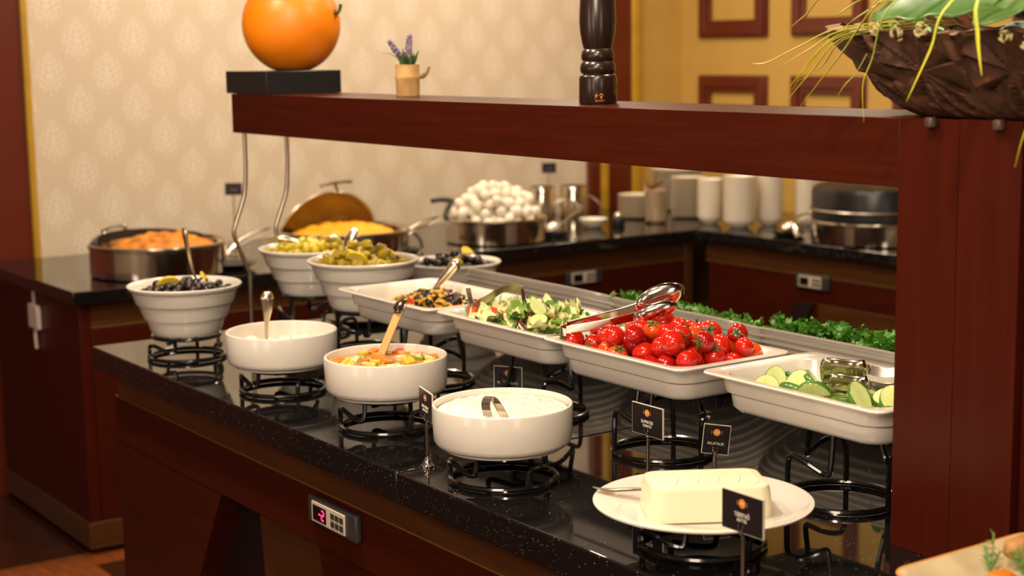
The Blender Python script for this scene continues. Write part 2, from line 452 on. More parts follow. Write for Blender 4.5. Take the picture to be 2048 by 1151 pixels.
# slanted dark brace on that front
b = MB(); b.add([(4.625,4.62,.70),(4.625,4.52,.70),(4.625,4.72,.30),(4.625,4.84,.30),(4.64,4.62,.70),(4.64,4.52,.70),(4.64,4.72,.30),(4.64,4.84,.30)],
      [(0,1,2,3),(4,7,6,5),(0,4,5,1),(1,5,6,2),(2,6,7,3),(3,7,4,0)])
o = b.build('slanted_brace', 'dark_recess', cab2); o.location = (-4.64, -3.0, 0)
cbox('lower_panel', 'brown_veneer', cab2, 4.636, 4.641, 3.4, 4.50, .15, .70, o=oc)
cbox('skirting', 'brown_veneer', cab2, 4.635, 5.40, 1.7, 5.20, .025, .12, o=oc)

# digital thermostats
def thermostat(label, loc, rz, w_, h_, readout=True):
    t = thing('thermostat', label, 'thermostat', loc, rz)
    s = w_/.22
    MB().box(-w_/2, w_/2, -.016, 0, -h_/2, h_/2).build('housing', 'device_grey', t, bevel=.005)
    MB().box(-w_*.38, w_*.30, -.020, -.0161, -h_*.37, h_*.37).build('face_plate', 'device_face', t, bevel=.001)
    MB().box(-w_*.34, -w_*.07, -.0215, -.0201, -h_*.27, h_*.27).build('display', 'lcd', t)
    for r in range(2):
        for c in range(3):
            MB().box(w_*(.03+c*.09), w_*(.10+c*.09), -.0215, -.0201, h_*(-.25+r*.29), h_*(-.25+r*.29)+h_*.20).build('button', 'device_grey', t, bevel=.0005)
    if readout:
        b = MB(); x0, sz = -w_*.13, h_*.17
        def seg(x, z, hx, hz): b.box(x-hx, x+hx, -.0222, -.0216, z-hz, z+hz)
        q = h_*.025
        seg(x0, sz, sz*.42, q); seg(x0, 0, sz*.42, q); seg(x0, -sz, sz*.42, q)
        seg(x0+sz*.5, sz/2, q, sz*.4); seg(x0-sz*.5, -sz/2, q, sz*.4)
        seg(x0-sz*1.35, 0, sz*.38, q)
        b.build('red_digits', 'led', t, smooth=False)
    return t
thermostat('grey thermostat panel on the rear left cabinet, display unlit', (4.003, 5.252, .79), 0, .185, .062, False)
thermostat('grey thermostat panel on the rear right cabinet above the slanted dark brace', (4.64, 4.527, .79), -pi/2, .185, .062, False)

# ================================================================== FRONT COUNTER
tag(MB().box(1.484, 2.80, 2.541, 4.194, .888, .95).build('granite_countertop', 'granite', bevel=.004),
    'far slab of the front black granite worktop, under the olives, yoghurt and fruit', 'countertop')
tag(MB().box(1.484, 2.80, .70, 2.539, .888, .95).build('granite_countertop', 'granite', bevel=.004),
    'near slab of the front black granite worktop, under the butter plate and tomatoes', 'countertop')
fc = thing('buffet_cabinet', 'dark red front buffet cabinet with slanted lower boards and a lit thermostat', 'cabinet', (1.52, 4.13, 0))
oc = (1.52, 4.13, 0)
cbox('carcass', 'mahogany_side', fc, 1.60, 2.75, .8, 4.13, .10, .887, o=oc)
cbox('upper_band', 'brown_veneer', fc, 1.5235, 1.61, .8, 4.12, .8175, .887, o=oc)
cbox('gold_line', 'brass_line', fc, 1.5195, 1.60, .8, 4.128, .8172, .8188, o=oc, bev=0)
for yy in (3.76, 3.55): cbox('band_divider', 'brown_veneer', fc, 1.5225, 1.56, yy, yy+.008, .822, .887, o=oc, bev=0)
cbox('fascia_board', 'mahogany', fc, 1.52, 1.60, .8, 4.128, .693, .817, o=oc)
def quadplate(name, m, pts, x0, x1):
    b = MB(); n = len(pts)
    b.add([(x0-oc[0], y-oc[1], z) for y, z in pts]+[(x1-oc[0], y-oc[1], z) for y, z in pts],
          [tuple(range(n)), tuple(range(2*n-1, n-1, -1))]+[(i, n+i, n+(i+1) % n, (i+1) % n) for i in range(n)])
    return b.build(name, m, fc, bevel=.001)
quadplate('slanted_board', 'mahogany', [(4.128,.692),(4.128,.02),(3.86,.02),(3.45,.692)], 1.522, 1.60)
quadplate('back_board', 'brown_veneer', [(3.32,.692),(3.24,.02),(2.80,.02),(2.80,.692)], 1.560, 1.60)
quadplate('slanted_board', 'mahogany', [(2.975,.690),(2.80,.02),(.85,.02),(.85,.690)], 1.535, 1.575)
cbox('recess_shade', 'dark_recess', fc, 1.59, 1.60, 3.1, 3.9, .02, .69, o=oc, bev=0)  # dark sheet; shade of the gap between the boards put into its colour
cbox('plinth', 'dark_recess', fc, 1.61, 2.75, .9, 4.1, 0, .10, o=oc)
thermostat('lit thermostat with red digits and six keys on the front cabinet', (1.52, 2.851, .778), -pi/2, .212, .060)

# ================================================================== PORTAL: beam and pillar
po = thing('wooden_portal', 'mahogany shelf beam spanning the front counter on a wide right-hand post', 'shelf', (1.89, 1.6, ZC))
oc = (1.89, 1.6, ZC)
cbox('beam', 'mahogany', po, 1.89, 2.125, 1.6672, 4.096, 1.527, 1.635, o=oc, bev=.001)
cbox('post', 'mahogany_side', po, 1.89, 2.125, 1.552, 1.667, .9505, 1.635, o=oc, bev=0)
ps = thing('wooden_pillar', 'broad dark red wooden pillar at the right, under the carved planter', 'pillar', (1.89, 1.49, ZC))
oc = (1.89, 1.49, ZC)
cbox('front_panel', 'mahogany_side', ps, 1.888, 2.32, 1.437, 1.5490, .9505, 1.636, o=oc, bev=0)
cbox('side_panel', 'mahogany_side', ps, 1.905, 2.32, .95, 1.436, .9505, 1.636, o=oc, bev=.001)
for yy in (1.60, 1.475):
    tag(MB().lathe([(.004,0),(.009,.002),(.010,.010),(.008,.016)], 16).xf(Matrix.Rotation(0,4,'X')).build('bracket', 'bracket_brown', loc=(1.883, yy, 1.622)),
        'small brown bumper on the pillar top, %s' % ('left one at the joint with the beam' if yy > 1.55 else 'right one below the middle of the planter'), 'bracket')
# S-shaped chrome rods at the beam end
for k, (x, lab) in enumerate(((1.905, 'left of the two bent steel rods holding the beam end'), (2.035, 'right of the two bent steel rods holding the beam end'))):
    y = 4.052
    pts = [(x,y,1.526),(x,y,1.44),(x-.004,y,1.375),(x-.012,y,1.34),(x-.040,y,1.268),(x-.044,y,1.248),(x-.038,y,1.225),(x-.004,y,1.138),(x,y,1.118),(x,y,1.05),(x,y,.954)]
    t = thing('support_rod', lab, 'rod', (x, y, ZC))
    MB().tube([(p[0]-x, p[1]-y, p[2]-ZC) for p in pts], .0062, 10, smooth=4).build('rod', 'steel_soft', t)
    MB().lathe([(.016,0),(.016,.004),(.009,.008)], 20, c=(0,0,.001)).build('base_flange', 'steel_soft', t)

# ================================================================== WIRE STANDS
def stand(H, xy, rot, label, R=.100, rt_=.078, r=.0055):
    t = thing('wire_stand', label, 'stand', (xy[0], xy[1], ZC), rot)
    n = 40
    MB().tube([(R*cos(2*pi*k/n), R*sin(2*pi*k/n), r+.0005) for k in range(n)], r, 8, closed=True).build('base_ring', 'wire_black', t)
    MB().tube([(rt_*cos(2*pi*k/n), rt_*sin(2*pi*k/n), H-r-.001) for k in range(n)], r, 8, closed=True).build('top_ring', 'wire_black', t)
    h1 = min(H*.62, H-.02); h0 = h1*.62 if H < .1 else h1*.75
    for q in range(3):
        a = q*2*pi/3; b = MB()
        def P(rr, da, z): return (rr*cos(a+da), rr*sin(a+da), z)
        pts = [P(R,0,r), P(R,0,h1*.55), P(R,0.03,h1*.88), P(R*.98,.12,h1), P(R*.95,.4,h1*.96), P(R*.88,.75,h0*1.04), P(R*.84,.88,h0*.98), P(R*.82,.93,h0*1.1), P((R*.8+rt_)/2,.95,(h0+H)/2), P(rt_,.96,H-r)]
        b.tube(pts, r*.95, 8, smooth=3); b.build('leg', 'wire_black', t)
    return t
# ================================================================== ROUND BOWLS
def round_bowl(xy, z, label, r=.132, h=.083):
    t = thing('serving_bowl', label, 'bowl', (xy[0], xy[1], z))
    o = [(r-.020,0),(r-.019,.004),(r-.0175,.0055),(r-.009,.0075),(r-.0045,.0115),(r-.0022,.018),(r-.001,.04),(r,h-.004),(r-.001,h-.001),(r-.0035,h),(r-.006,h-.002),(r-.008,h-.012),(r-.009,.03),(r-.016,.015),(r-.03,.011)]
    MB().lathe(o, 72).build('body', 'china', t)
    return t
def tapered_bowl(xy, z, label, r=.150, h=.130):
    t = thing('ribbed_bowl', label, 'bowl', (xy[0], xy[1], z))
    s = r/.15
    o = [(.086,0),(.0885,.003),(.093,.010),(.103,.040),(.1085,.0425),(.110,.046),(.1215,.078),(.127,.081),(.129,.085),(.139,.116),(.1435,.118),(.150,.126),(.150,.129),(.147,.131),(.143,.130),(.137,.122),(.110,.055),(.085,.012),(.07,.009)]
    MB().lathe([(a*s, c*h/.13) for a, c in o], 72).build('body', 'china', t)
    return t
def rect_dish(xy, z, label, hy=.215, hx=.1445, h=.072):
    t = thing('serving_dish', label, 'dish', (xy[0], xy[1], z))
    L = [(.098,.168,.03,0),(.106,.176,.04,.002),(.1125,.183,.042,.010),(.1150,.1860,.042,.0335),(.1120,.1830,.042,.0345),(.1120,.1830,.042,.0368),(.1215,.1925,.044,.0370),(.1228,.1940,.045,.040),
         (.126,.197,.045,.064),(.136,.206,.035,.0655),(.1435,.214,.022,.0675),(.1445,.215,.022,.070),(.143,.2135,.022,.0725),(.134,.205,.03,.0725),(.124,.195,.042,.071),(.1185,.190,.045,.066),
         (.113,.184,.045,.042),(.108,.179,.045,.016),(.100,.170,.04,.008)]
    MB().rings([rrect(a, b, c, zz*h/.0725, 8) for a, b, c, zz in L]).build('body', 'china', t)
    return t
# fillings live in the dishes
FR = [((1.646,3.341),.0645,'yog1'), ((1.658,2.871),.075,'fruit'), ((1.619,2.374),.0645,'yog2')]
stand(.0645, (1.646,3.341), .4, 'low black wire stand under the bowl of white cheese balls')
stand(.0745, (1.658,2.871), 2.6, 'low black wire stand under the fruit compote bowl')
stand(.0645, (1.619,2.374), 2.5, 'low black wire stand under the large yoghurt bowl')
stand(.0670, (1.634,3.881), .9, 'low black wire stand at the far left corner of the front counter', rt_=.088)
stand(.055, (1.650,1.850), 2.7, 'low black wire stand under the butter plate')
round_bowl((1.646,3.341), ZC+.0645, 'round white bowl of small white cheese balls, second on the front row from the left')
round_bowl((1.658,2.871), ZC+.0745, 'round white bowl holding fruit compote with a wooden-handled ladle')
round_bowl((1.619,2.374), ZC+.0645, 'large round white bowl full of creamy yoghurt')
tapered_bowl((1.634,3.881), ZC+.067, 'white ribbed tapered bowl of dark olives at the left corner of the counter')
HB = .12
stand(HB, (2.065,3.98), .3, 'tall black wire stand under the far bowl of green olives', rt_=.082)
stand(HB, (2.05,3.655), 1.3, 'tall black wire stand under the bowl of pickled peppers', rt_=.082)
stand(.036, (2.545,3.985), .8, 'tall black wire stand under the farthest bowl of black olives', rt_=.082)
tapered_bowl((2.065,3.98), ZC+HB, 'white ribbed bowl of green olives below the beam end')
tapered_bowl((2.05,3.655), ZC+HB, 'white ribbed bowl of yellow-green pickles with lemon slices')
tapered_bowl((2.545,3.985), ZC+.036, 'white ribbed bowl of black olives half hidden behind the pickles', r=.146)
HD = .147
DY = {'nut': (1.98,3.205), 'salad': (1.99,2.762), 'tomato': (1.983,2.342), 'cucumber': (2.013,1.893)}
for k, (rot, lab) in {'nut': (2.2, 'tall black wire stand under the dish of olive and mushroom salad'), 'salad': (2.0, 'tall black wire stand under the green salad dish'),
            'tomato': (2.75, 'tall black wire stand under the tomato dish'), 'cucumber': (2.75, 'tall black wire stand under the cucumber dish by the pillar')}.items():
    stand(HD, DY[k], rot, lab, rt_=.07)
rect_dish(DY['nut'], ZC+HD, 'white rectangular dish of olive and mushroom salad')
rect_dish(DY['salad'], ZC+HD, 'white rectangular dish of mixed green salad')
rect_dish(DY['tomato'], ZC+HD, 'white rectangular dish piled with cherry tomatoes')
rect_dish(DY['cucumber'], ZC+HD, 'white rectangular dish of cut cucumber beside the pillar')

# tilted ribbed trays of herbs along the far side of the front counter
TILT = radians(17)
def herb_tray(xy, z, ly, label, lab2):
    t = thing('herb_tray', label, 'tray', (xy[0], xy[1], z), 0); t.rotation_euler = (0, TILT, 0)
    hx, hy, H = .165, ly/2, .085
    loops = []
    n = 46
    for i in range(n+1):
        q = i/n
        off = -.095*(1-q)**2.3
        rib = .0022*sin(q*2*pi*7.5)*(1 if q < .93 else 0)
        loops.append(rrect(hx+off+rib, hy+off+rib, .10+off*.3, -H*(1-q**1.15), 7))
    loops.append(rrect(hx+.004, hy+.004, .10, -.001, 7)); loops.append(rrect(hx+.004, hy+.004, .10, .004, 7)); loops.append(rrect(hx-.002, hy-.002, .10, .005, 7))
    loops.append(rrect(hx-.012, hy-.012, .10, -.004, 7)); loops.append(rrect(hx-.05, hy-.05, .08, -.045, 7)); loops.append(rrect(hx-.08, hy-.08, .06, -.075, 7))
    MB().rings(loops).build('body', 'china_ribbed', t)
    # foot block that keeps it tilted
    s = thing('tray_riser', lab2, 'stand', (xy[0]-.01, xy[1], ZC))
    MB().box(-.07, .05, -ly*.22, ly*.22, .0005, .012).build('base_plate', 'plastic_black', s, bevel=.003)
    MB().box(-.055, -.035, -ly*.18, ly*.18, .0125, z-ZC-.078).build('back_rail', 'plastic_black', s, bevel=.003)
    return t
TR = [((2.555,3.42),1.090,.66), ((2.555,2.835),1.085,.50), ((2.56,2.315),1.082,.50)]
herb_tray(*TR[0], 'long ribbed white tray tilted away, leftmost of the herb trays, almost empty', 'black riser under the leftmost herb tray')
herb_tray(*TR[1], 'ribbed white tray of chopped green leaves behind the tomatoes', 'black riser under the middle herb tray')
herb_tray(*TR[2], 'ribbed white tray of parsley nearest the pillar', 'black riser under the parsley tray by the pillar')

# black plate with raised rim standing at the counter end
tag(MB().lathe([(.05,0),(.09,.004),(.115,.016),(.118,.019),(.112,.019),(.088,.009),(.05,.007)], 48).build('black_plate', 'plinth_black', loc=(2.27, 4.07, ZC+.0005)),
    'glossy black plate behind the legs of the green olive stand', 'plate')

# ================================================================== HEAPING
def pack(n, r, inside, z0, cand=30, hx=.1, hy=.1, rnd=.12, heap=None, seed=1):
    """drop spheres one by one, each into the lowest free pocket inside the container"""
    R = random.Random(seed); out = []
    for i in range(n):
        rr = r*(1+R.uniform(-rnd, rnd)); best = None
        for c in range(cand):
            x, y = R.uniform(-hx, hx), R.uniform(-hy, hy)
            z = z0+rr
            for (a, b_, c_, q) in out:
                d2 = (x-a)**2+(y-b_)**2; s = (rr+q)*.97
                if d2 < s*s: z = max(z, c_+sqrt(s*s-d2))
            if not inside(x, y, z, rr): continue
            cost = z + (heap*(x*x/hx/hx+y*y/hy/hy) if heap else 0)
            if best is None or cost < best[0]: best = (cost, x, y, z)
        if best: out.append((best[1], best[2], best[3], rr))
    return out
def visible_top(items, k=2.4, frac=1.0):
    """keep the ones not covered from above / the camera side"""
    keep = []
    for i, (x, y, z, r) in enumerate(items):
        cover = 0
        for j, (a, b_, c_, q) in enumerate(items):
            if j != i and c_ > z+r*.6 and (a-x)**2+(b_-y)**2 < (r*1.1)**2: cover += 1
        if cover < 2: keep.append(i)
    return keep

# --- tomatoes
def tomato_mesh(m, seed):
    b = MB(); seg, rg = 22, 14; vs = []; fs = []
    for i in range(rg+1):
        th = pi*i/rg
        for k in range(seg):
            a = 2*pi*k/seg
            q = 1+.025*cos(5*a)*sin(th)**2*(cos(th) > 0) + .02*noise.noise(Vector((cos(a)*sin(th), sin(a)*sin(th), cos(th)+seed)))
            rr = sin(th)*q; z = cos(th)*.93
            if th < .55: z -= .16*(1-th/.55)**1.5
            vs.append((rr*cos(a), rr*sin(a), z))
    for i in range(rg):
        for k in range(seg): fs.append((i*seg+k, (i+1)*seg+k, (i+1)*seg+(k+1) % seg, i*seg+(k+1) % seg))
    return b.add(vs, fs).mesh('tomato', m, ang=80)
def calyx_mesh(seed):
    R = random.Random(seed); b = MB()
    for q in range(5):
        a = 2*pi*q/5+R.uniform(-.2, .2); L = R.uniform(.6, .95); li = R.uniform(.05, .5)
        pts = [(0,0,.80),(cos(a)*L*.35,sin(a)*L*.35,.86+li*.1),(cos(a)*L*.7,sin(a)*L*.7,.80+li*.4),(cos(a)*L,sin(a)*L,.62+li*.9)]
        b.tube(pts, [.10,.13,.08,.015], 5, smooth=3, flat=.35)
    b.tube([(0,0,.78),(.05,.03,1.0),(.16,.1,R.uniform(1.15,1.45))], [.07,.06,.05], 6, smooth=3)
    return b.mesh('calyx', 'calyx')
TM = [tomato_mesh('tomato_red', 1), tomato_mesh('tomato_deep', 2), tomato_mesh('tomato_orange', 3)]
CM = [calyx_mesh(s) for s in range(4)]
def in_rect(x, y, z, r):
    t = max(0, min(1, z/.07)); ax = .100+.018*t; ay = .170+.018*t
    if z > (.108 if y < .06 else .082): return False
    if z > .080: ax -= (z-.080)*.9; ay -= (z-.080)*.9
    return abs(x) < ax-r*.72 and abs(y) < ay-r*.72
toms = pack(205, .0218, in_rect, .008, 40, .12, .19, .14, heap=.012, seed=4)
R = random.Random(5)
tlab = [('bright red cherry tomato in the heaped white dish', 'bright red cherry tomatoes'), ('deep crimson cherry tomato in the heaped white dish', 'deep crimson cherry tomatoes'), ('orange cherry tomato in the heaped white dish', 'orange cherry tomatoes')]
for (x, y, z, r) in toms:
    kd = R.choices((0,1,2), (.60,.25,.15))[0]
    e = (R.uniform(-1.5,1.5), R.uniform(-1.5,1.5), R.uniform(0,6))
    o = put('cherry_tomato', TM[kd], (DY['tomato'][0]+x, DY['tomato'][1]+y, ZC+HD+z), e); o.scale = (r, r, r*R.uniform(.95,1.08))
    tag(o, tlab[kd][0], 'tomato', tlab[kd][1])
    if R.random() < .6 and z > .05:
        put('calyx', CM[R.randrange(4)], (0,0,0), (0,0,0), o)

# --- olives
def olive_mesh(m, s=1.25): return MB().ball((0,0,0), 1, 12, 8, (1,1,s), nz=.08, nf=1.5).mesh('olive', m, ang=90)
def in_cone(r_in, h, zt):
    def f(x, y, z, r):
        q = sqrt(x*x+y*y); lim = .085+(r_in-.085)*min(1, z/h)
        if z > h: lim -= (z-h)*1.6
        return q < lim-r*.8
    return f
OB, OG = olive_mesh('olive_black', 1.15), olive_mesh('olive_green', 1.3)
PK = MB().ball((0,0,0), 1, 16, 12, (.85,.85,1.35), nz=.45, nf=1.8, seed=3).mesh('pickle', 'pickle', ang=90)
def fill_bowl(xy, z0, mesh, name, label, group, n, r, base_z, bed_mat, heap, seed, cat='olive', peak=0, scl=None):
    # the buried layers are one lumpy bed; the ones on top are single pieces
    tag(mound(.085+.055*base_z/.13-.004, .085+.055*base_z/.13-.004, .012, 14, 40, 1.2, 70, seed, 3, 0).build('buried_layer', bed_mat, loc=(xy[0], xy[1], z0+base_z-.012)),
        'lower layer of %s under the top ones' % group, cat, kind='stuff')
    R = random.Random(seed)
    for (x, y, z, q) in pack(n, r, in_cone(.137, .115, 0), base_z-.006, 30, .13, .13, .15, heap=heap, seed=seed):
        o = put(name, mesh, (xy[0]+x, xy[1]+y, z0+z), (R.uniform(0,3), R.uniform(0,3), R.uniform(0,6))); s = q*.93
        o.scale = (s, s, s); tag(o, label, cat, group)
fill_bowl((1.634,3.881), ZC+.067, OB, 'black_olive', 'dark olive in the ribbed bowl at the left corner of the counter', 'dark olives in the left corner bowl', 85, .0128, .098, 'olive_black', .03, 11)
fill_bowl((2.065,3.98), ZC+HB, OG, 'green_olive', 'green olive in the ribbed bowl below the beam end', 'green olives below the beam end', 88, .0125, .108, 'olive_green', .03, 12)
fill_bowl((2.05,3.655), ZC+HB, PK, 'pickled_pepper', 'knobbly yellow-green pickle in the ribbed bowl with the lemon slices', 'pickles with lemon slices', 46, .0155, .110, 'pickle', .035, 13, 'pickle')
fill_bowl((2.545,3.985), ZC+.036, OB, 'black_olive', 'black olive in the farthest ribbed bowl behind the pickles', 'black olives in the farthest bowl', 75, .0128, .108, 'olive_black', .03, 14)
# lemon slices / wedges
def lemon_slice(loc, rot, label, r=.026, half=False):
    t = thing('lemon_slice', label, 'lemon', loc); t.rotation_euler = rot
    n = 24; a1 = pi if half else 2*pi
    pts = [(0,0)]+[(r*cos(a1*k/n), r*sin(a1*k/n)) for k in range(n+1)]
    b = MB(); m = len(pts)
    b.add([(x*.9,y*.9,.0035) for x,y in pts]+[(x*.9,y*.9,-.0035) for x,y in pts],
          [tuple([0]+list(range(1,m))), tuple([m]+list(range(2*m-1,m,-1)))]); b.build('flesh', 'lemon_flesh', t)
    b = MB(); b.tube([(r*.95*cos(a1*k/n), r*.95*sin(a1*k/n), 0) for k in range(n+1)], .0036, 6); b.build('rind', 'lemon_rind', t)
    return t
zo = ZC+.067
lemon_slice((1.585,3.865,zo+.134), (.9,.3,2.6), 'lemon wedge on the left side of the dark olives', .028, True)
lemon_slice((1.695,3.875,zo+.134), (1.0,.2,1.0), 'lemon wedge on the right side of the dark olives', .026, True)
zp = ZC+HB
lemon_slice((2.045,3.69,zp+.147), (.35,.15,.6), 'lemon slice lying on top of the pickles', .027)
lemon_slice((2.00,3.60,zp+.137), (.9,-.2,2.4), 'curled lemon slice at the front left of the pickles', .028, True)
lemon_slice((2.115,3.585,zp+.136), (.7,.3,.9), 'lemon slice at the right edge of the pickles', .027, True)
lemon_slice((2.075,3.97,zp+.143), (.3,.2,.2), 'lemon slice on top of the green olives', .025)
lemon_slice((2.587,3.962,zp-.084+.150), (.9,.1,.4), 'orange-yellow wedge on the farthest black olives', .026, True)
lemon_slice((2.512,3.892,zp-.084+.137), (.9,.1,1.2), 'lemon wedge at the front rim of the farthest black olives', .022, True)

# ================================================================== SPOONS, LADLES, TONGS
def spoon(name, label, pts, r, bowl=None, bowl_r=.022, m='spoon_gold', flat=.6, cat='spoon', handle_m=None):
    p0 = Vector(pts[0]); t = thing(name, label, cat, pts[0])
    Q = [Vector(p)-p0 for p in pts]
    MB().tube(Q, r, 10, smooth=4, flat=flat).build('handle', handle_m or m, t)
    if bowl:
        c = Vector(bowl)-p0; d = (Q[-1]-Q[-2]).normalized()
        b = MB(); loops = []
        side = d.cross(Vector((0,0,1))).normalized(); nrm = side.cross(d)
        for i in range(7):
            th = pi/2*(1-i/6.0)*1.0
            rr = sin(th) if i < 6 else .02
            loops.append([c + d*cos(2*pi*k/24)*bowl_r*1.35*rr + side*sin(2*pi*k/24)*bowl_r*rr - nrm*cos(th)*bowl_r*.5 for k in range(24)])
        b.rings(loops, cap0=False)
        o = b.build('bowl', m, t); sd = o.modifiers.new('solid', 'SOLIDIFY'); sd.thickness = .0015
    return t
# cheese-ball spoon, olive spoon, salad spoon
spoon('serving_spoon', 'upright steel spoon in the bowl of white cheese balls', [(1.612,3.34,1.192),(1.612,3.34,1.178),(1.611,3.34,1.150),(1.608,3.34,1.115),(1.606,3.341,1.060)], [.009,.0175,.013,.0055,.005], flat=.75)
spoon('serving_spoon', 'steel spoon standing in the dark olives at the left corner', [(1.640,3.88,1.296),(1.642,3.88,1.280),(1.648,3.88,1.235),(1.660,3.88,1.180),(1.676,3.88,1.120)], [.006,.012,.0085,.0045,.005])
spoon('serving_spoon', 'bright steel spoon leaning in the olive and mushroom salad', [(2.098,3.26,1.232),(2.090,3.262,1.222),(2.066,3.270,1.195),(2.040,3.285,1.160),(2.01,3.30,1.120)], [.008,.0165,.012,.005,.004], flat=.9)
spoon('serving_spoon', 'steel spoon resting on the rim of the green olives', [(1.955,4.06,1.215),(1.985,4.03,1.228),(2.01,4.01,1.222),(2.05,3.99,1.21)], [.004,.012,.014,.008])
spoon('serving_spoon', 'steel spoon sticking up from the back of the pickles', [(2.10,3.78,1.268),(2.085,3.765,1.262),(2.06,3.745,1.243),(2.035,3.72,1.220)], [.006,.014,.016,.008])
spoon('serving_spoon', 'white-handled spoon end in front of the dark olives', [(1.668,3.838,1.158),(1.672,3.845,1.150),(1.68,3.86,1.14)], [.004,.010,.006], m='china')
# fruit ladle: wooden flat handle with steel tip loop
def ladle():
    t = thing('ladle', 'wooden-handled ladle leaning in the fruit compote bowl', 'ladle', (1.70,2.93,1.10))
    o = Vector((1.70,2.93,1.10)); a = Vector((1.672,2.925,1.085)); c = Vector((1.748,2.95,1.196))
    d = (c-a).normalized(); side = Vector((.45,-.89,0)).normalized(); n = d.cross(side).normalized()
    def plank(p, q, w1, w2, th, name, m):
        b = MB(); vs = []
        for pt, w_ in ((p,w1),(q,w2)):
            for s1, s2 in ((-1,-1),(1,-1),(1,1),(-1,1)): vs.append(pt-o+side*s1*w_+n*s2*th)
        b.add(vs, [(3,2,1,0),(4,5,6,7),(0,1,5,4),(1,2,6,5),(2,3,7,6),(3,0,4,7)]); return b.build(name, m, t, bevel=.001)
    plank(a, a+d*.118, .0095, .0100, .0022, 'wooden_handle', 'wood_handle')
    plank(a+d*.112, a+d*.148, .0112, .0118, .0030, 'steel_sleeve', 'steel')
    tip = a+d*.148-o
    MB().tube([tip-side*.009+n*.001, tip+d*.004-n*.004, tip-d*.010-n*.014, tip-d*.028-n*.017, tip-d*.032-n*.012], .0095, 8, smooth=4, flat=.16).build('hook', 'steel', t)
    b = MB(); b.lathe([(.004,-.02),(.022,-.016),(.032,-.004),(.034,.004),(.031,.004),(.020,-.012)], 28); o2 = b.build('bowl', 'steel', t); o2.location = a-o-d*.02+Vector((0,0,-.012))
ladle()
# yoghurt ladle: flat hooked steel strip
t = thing('ladle', 'hooked flat steel ladle handle over the front rim of the yoghurt bowl', 'ladle', (1.59,2.33,1.12))
def strip(pts, wv, th, name, m, t, o):
    wv = Vector(wv).normalized()*1.0; P = [Vector(p)-Vector(o) for p in pts]; Q = []
    n = len(P)
    for i in range(n-1):
        a = P[max(i-1,0)]; b_ = P[i]; c = P[i+1]; d = P[min(i+2,n-1)]
        for k in range(5):
            s = k/5; Q.append(.5*((2*b_)+(c-a)*s+(2*a-5*b_+4*c-d)*s*s+(3*b_-a-3*c+d)*s**3))
    Q.append(P[-1]); loops = []
    for i, p in enumerate(Q):
        tg = (Q[min(i+1,len(Q)-1)]-Q[max(i-1,0)]).normalized(); nn = tg.cross(wv).normalized()
        w_ = wv*th[0]; h_ = nn*th[1]
        loops.append([p-w_-h_, p+w_-h_, p+w_+h_, p-w_+h_])
    return MB().rings(loops).build(name, m, t, bevel=.0004)
strip([(1.545,2.312,1.093),(1.543,2.316,1.112),(1.548,2.318,1.124),(1.556,2.316,1.126),(1.562,2.308,1.115),(1.572,2.297,1.088),(1.580,2.288,1.062)], (.55,-.83,0), (.0085,.0009), 'handle', 'steel', t, (1.59,2.33,1.12))
# tongs in the salad, seen end-on: two long arms joined by a bent spring plate
def tongs_arms(name, label, apex, tipA, tipB, w_, m='chrome', wv=(0,0,1)):
    t = thing(name, label, 'tongs', apex); A = Vector(apex)
    for tp in (tipA, tipB):
        tp = Vector(tp); mid = A.lerp(tp, .5)+(tp-A).cross(Vector(wv)).normalized()*0
        strip([A, A.lerp(tp,.12)+Vector((0,0,.004)), mid+Vector((0,0,.002)), tp], wv, (w_, .0009), 'arm', m, t, apex)
    return t
t = thing('salad_tongs', 'steel salad tongs standing in the mixed green salad', 'tongs', (1.93,2.83,1.20)); A = (1.93,2.83,1.20)
strip([(1.905,2.905,1.172),(1.913,2.895,1.188),(1.925,2.875,1.200),(1.942,2.845,1.222),(1.957,2.815,1.229),(1.968,2.795,1.226)], (-.5,-.25,.83), (.0095,.0009), 'spring_plate', 'steel_soft', t, A)
strip([(1.900,2.915,1.222),(1.902,2.913,1.205),(1.905,2.905,1.172),(1.905,2.900,1.140)], (.9,-.3,0), (.0055,.001), 'arm', 'steel', t, A)
strip([(1.965,2.798,1.228),(1.967,2.793,1.200),(1.968,2.782,1.165),(1.970,2.775,1.140)], (.9,-.3,0), (.0045,.001), 'arm', 'steel', t, A)
# spoon tongs on the tomatoes
def spoon_tongs():
    O = Vector((1.76,2.36,1.20)); t = thing('spoon_tongs', 'large steel spoon tongs lying across the tomatoes', 'tongs', O)
    O = Vector((1.87,2.50,1.19)); t.location = O
    U = Vector((.80,-.55,.20)); V = Vector((-.10,-.14,.98)); W = U.cross(V).normalized()   # W points towards the room side
    def spn(pts, hw, c, ax, bx, drop, name):
        strip(pts, V, (hw, .0012), name+'_handle', 'chrome', t, O)
        c = Vector(c)-O; loops = []
        for i in range(9):
            th = pi/2*(1-i/8.0); rr = max(.02, sin(th))
            loops.append([c+U.normalized()*ax*cos(2*pi*k/32)*rr+V.normalized()*bx*(sin(2*pi*k/32)+.12*cos(2*pi*k/32))*rr+W*drop*cos(th) for k in range(32)])
        o = MB().rings(loops, cap0=False).build(name+'_bowl', 'spoon_chrome', t, ang=80); sd = o.modifiers.new('s', 'SOLIDIFY'); sd.thickness = .0018
    spn([(1.868,2.505,1.197),(1.905,2.478,1.209),(1.950,2.440,1.223),(1.985,2.410,1.238)], .0085, (2.013,2.385,1.255), .050, .027, .013, 'upper')
    spn([(1.862,2.498,1.190),(1.900,2.462,1.199),(1.940,2.422,1.211),(1.960,2.398,1.220)], .0080, (1.985,2.362,1.233), .042, .017, .011, 'lower')
    strip([(1.868,2.505,1.192),(1.856,2.508,1.188),(1.862,2.498,1.184)], V, (.0085,.0012), 'hinge_end', 'chrome', t, O)
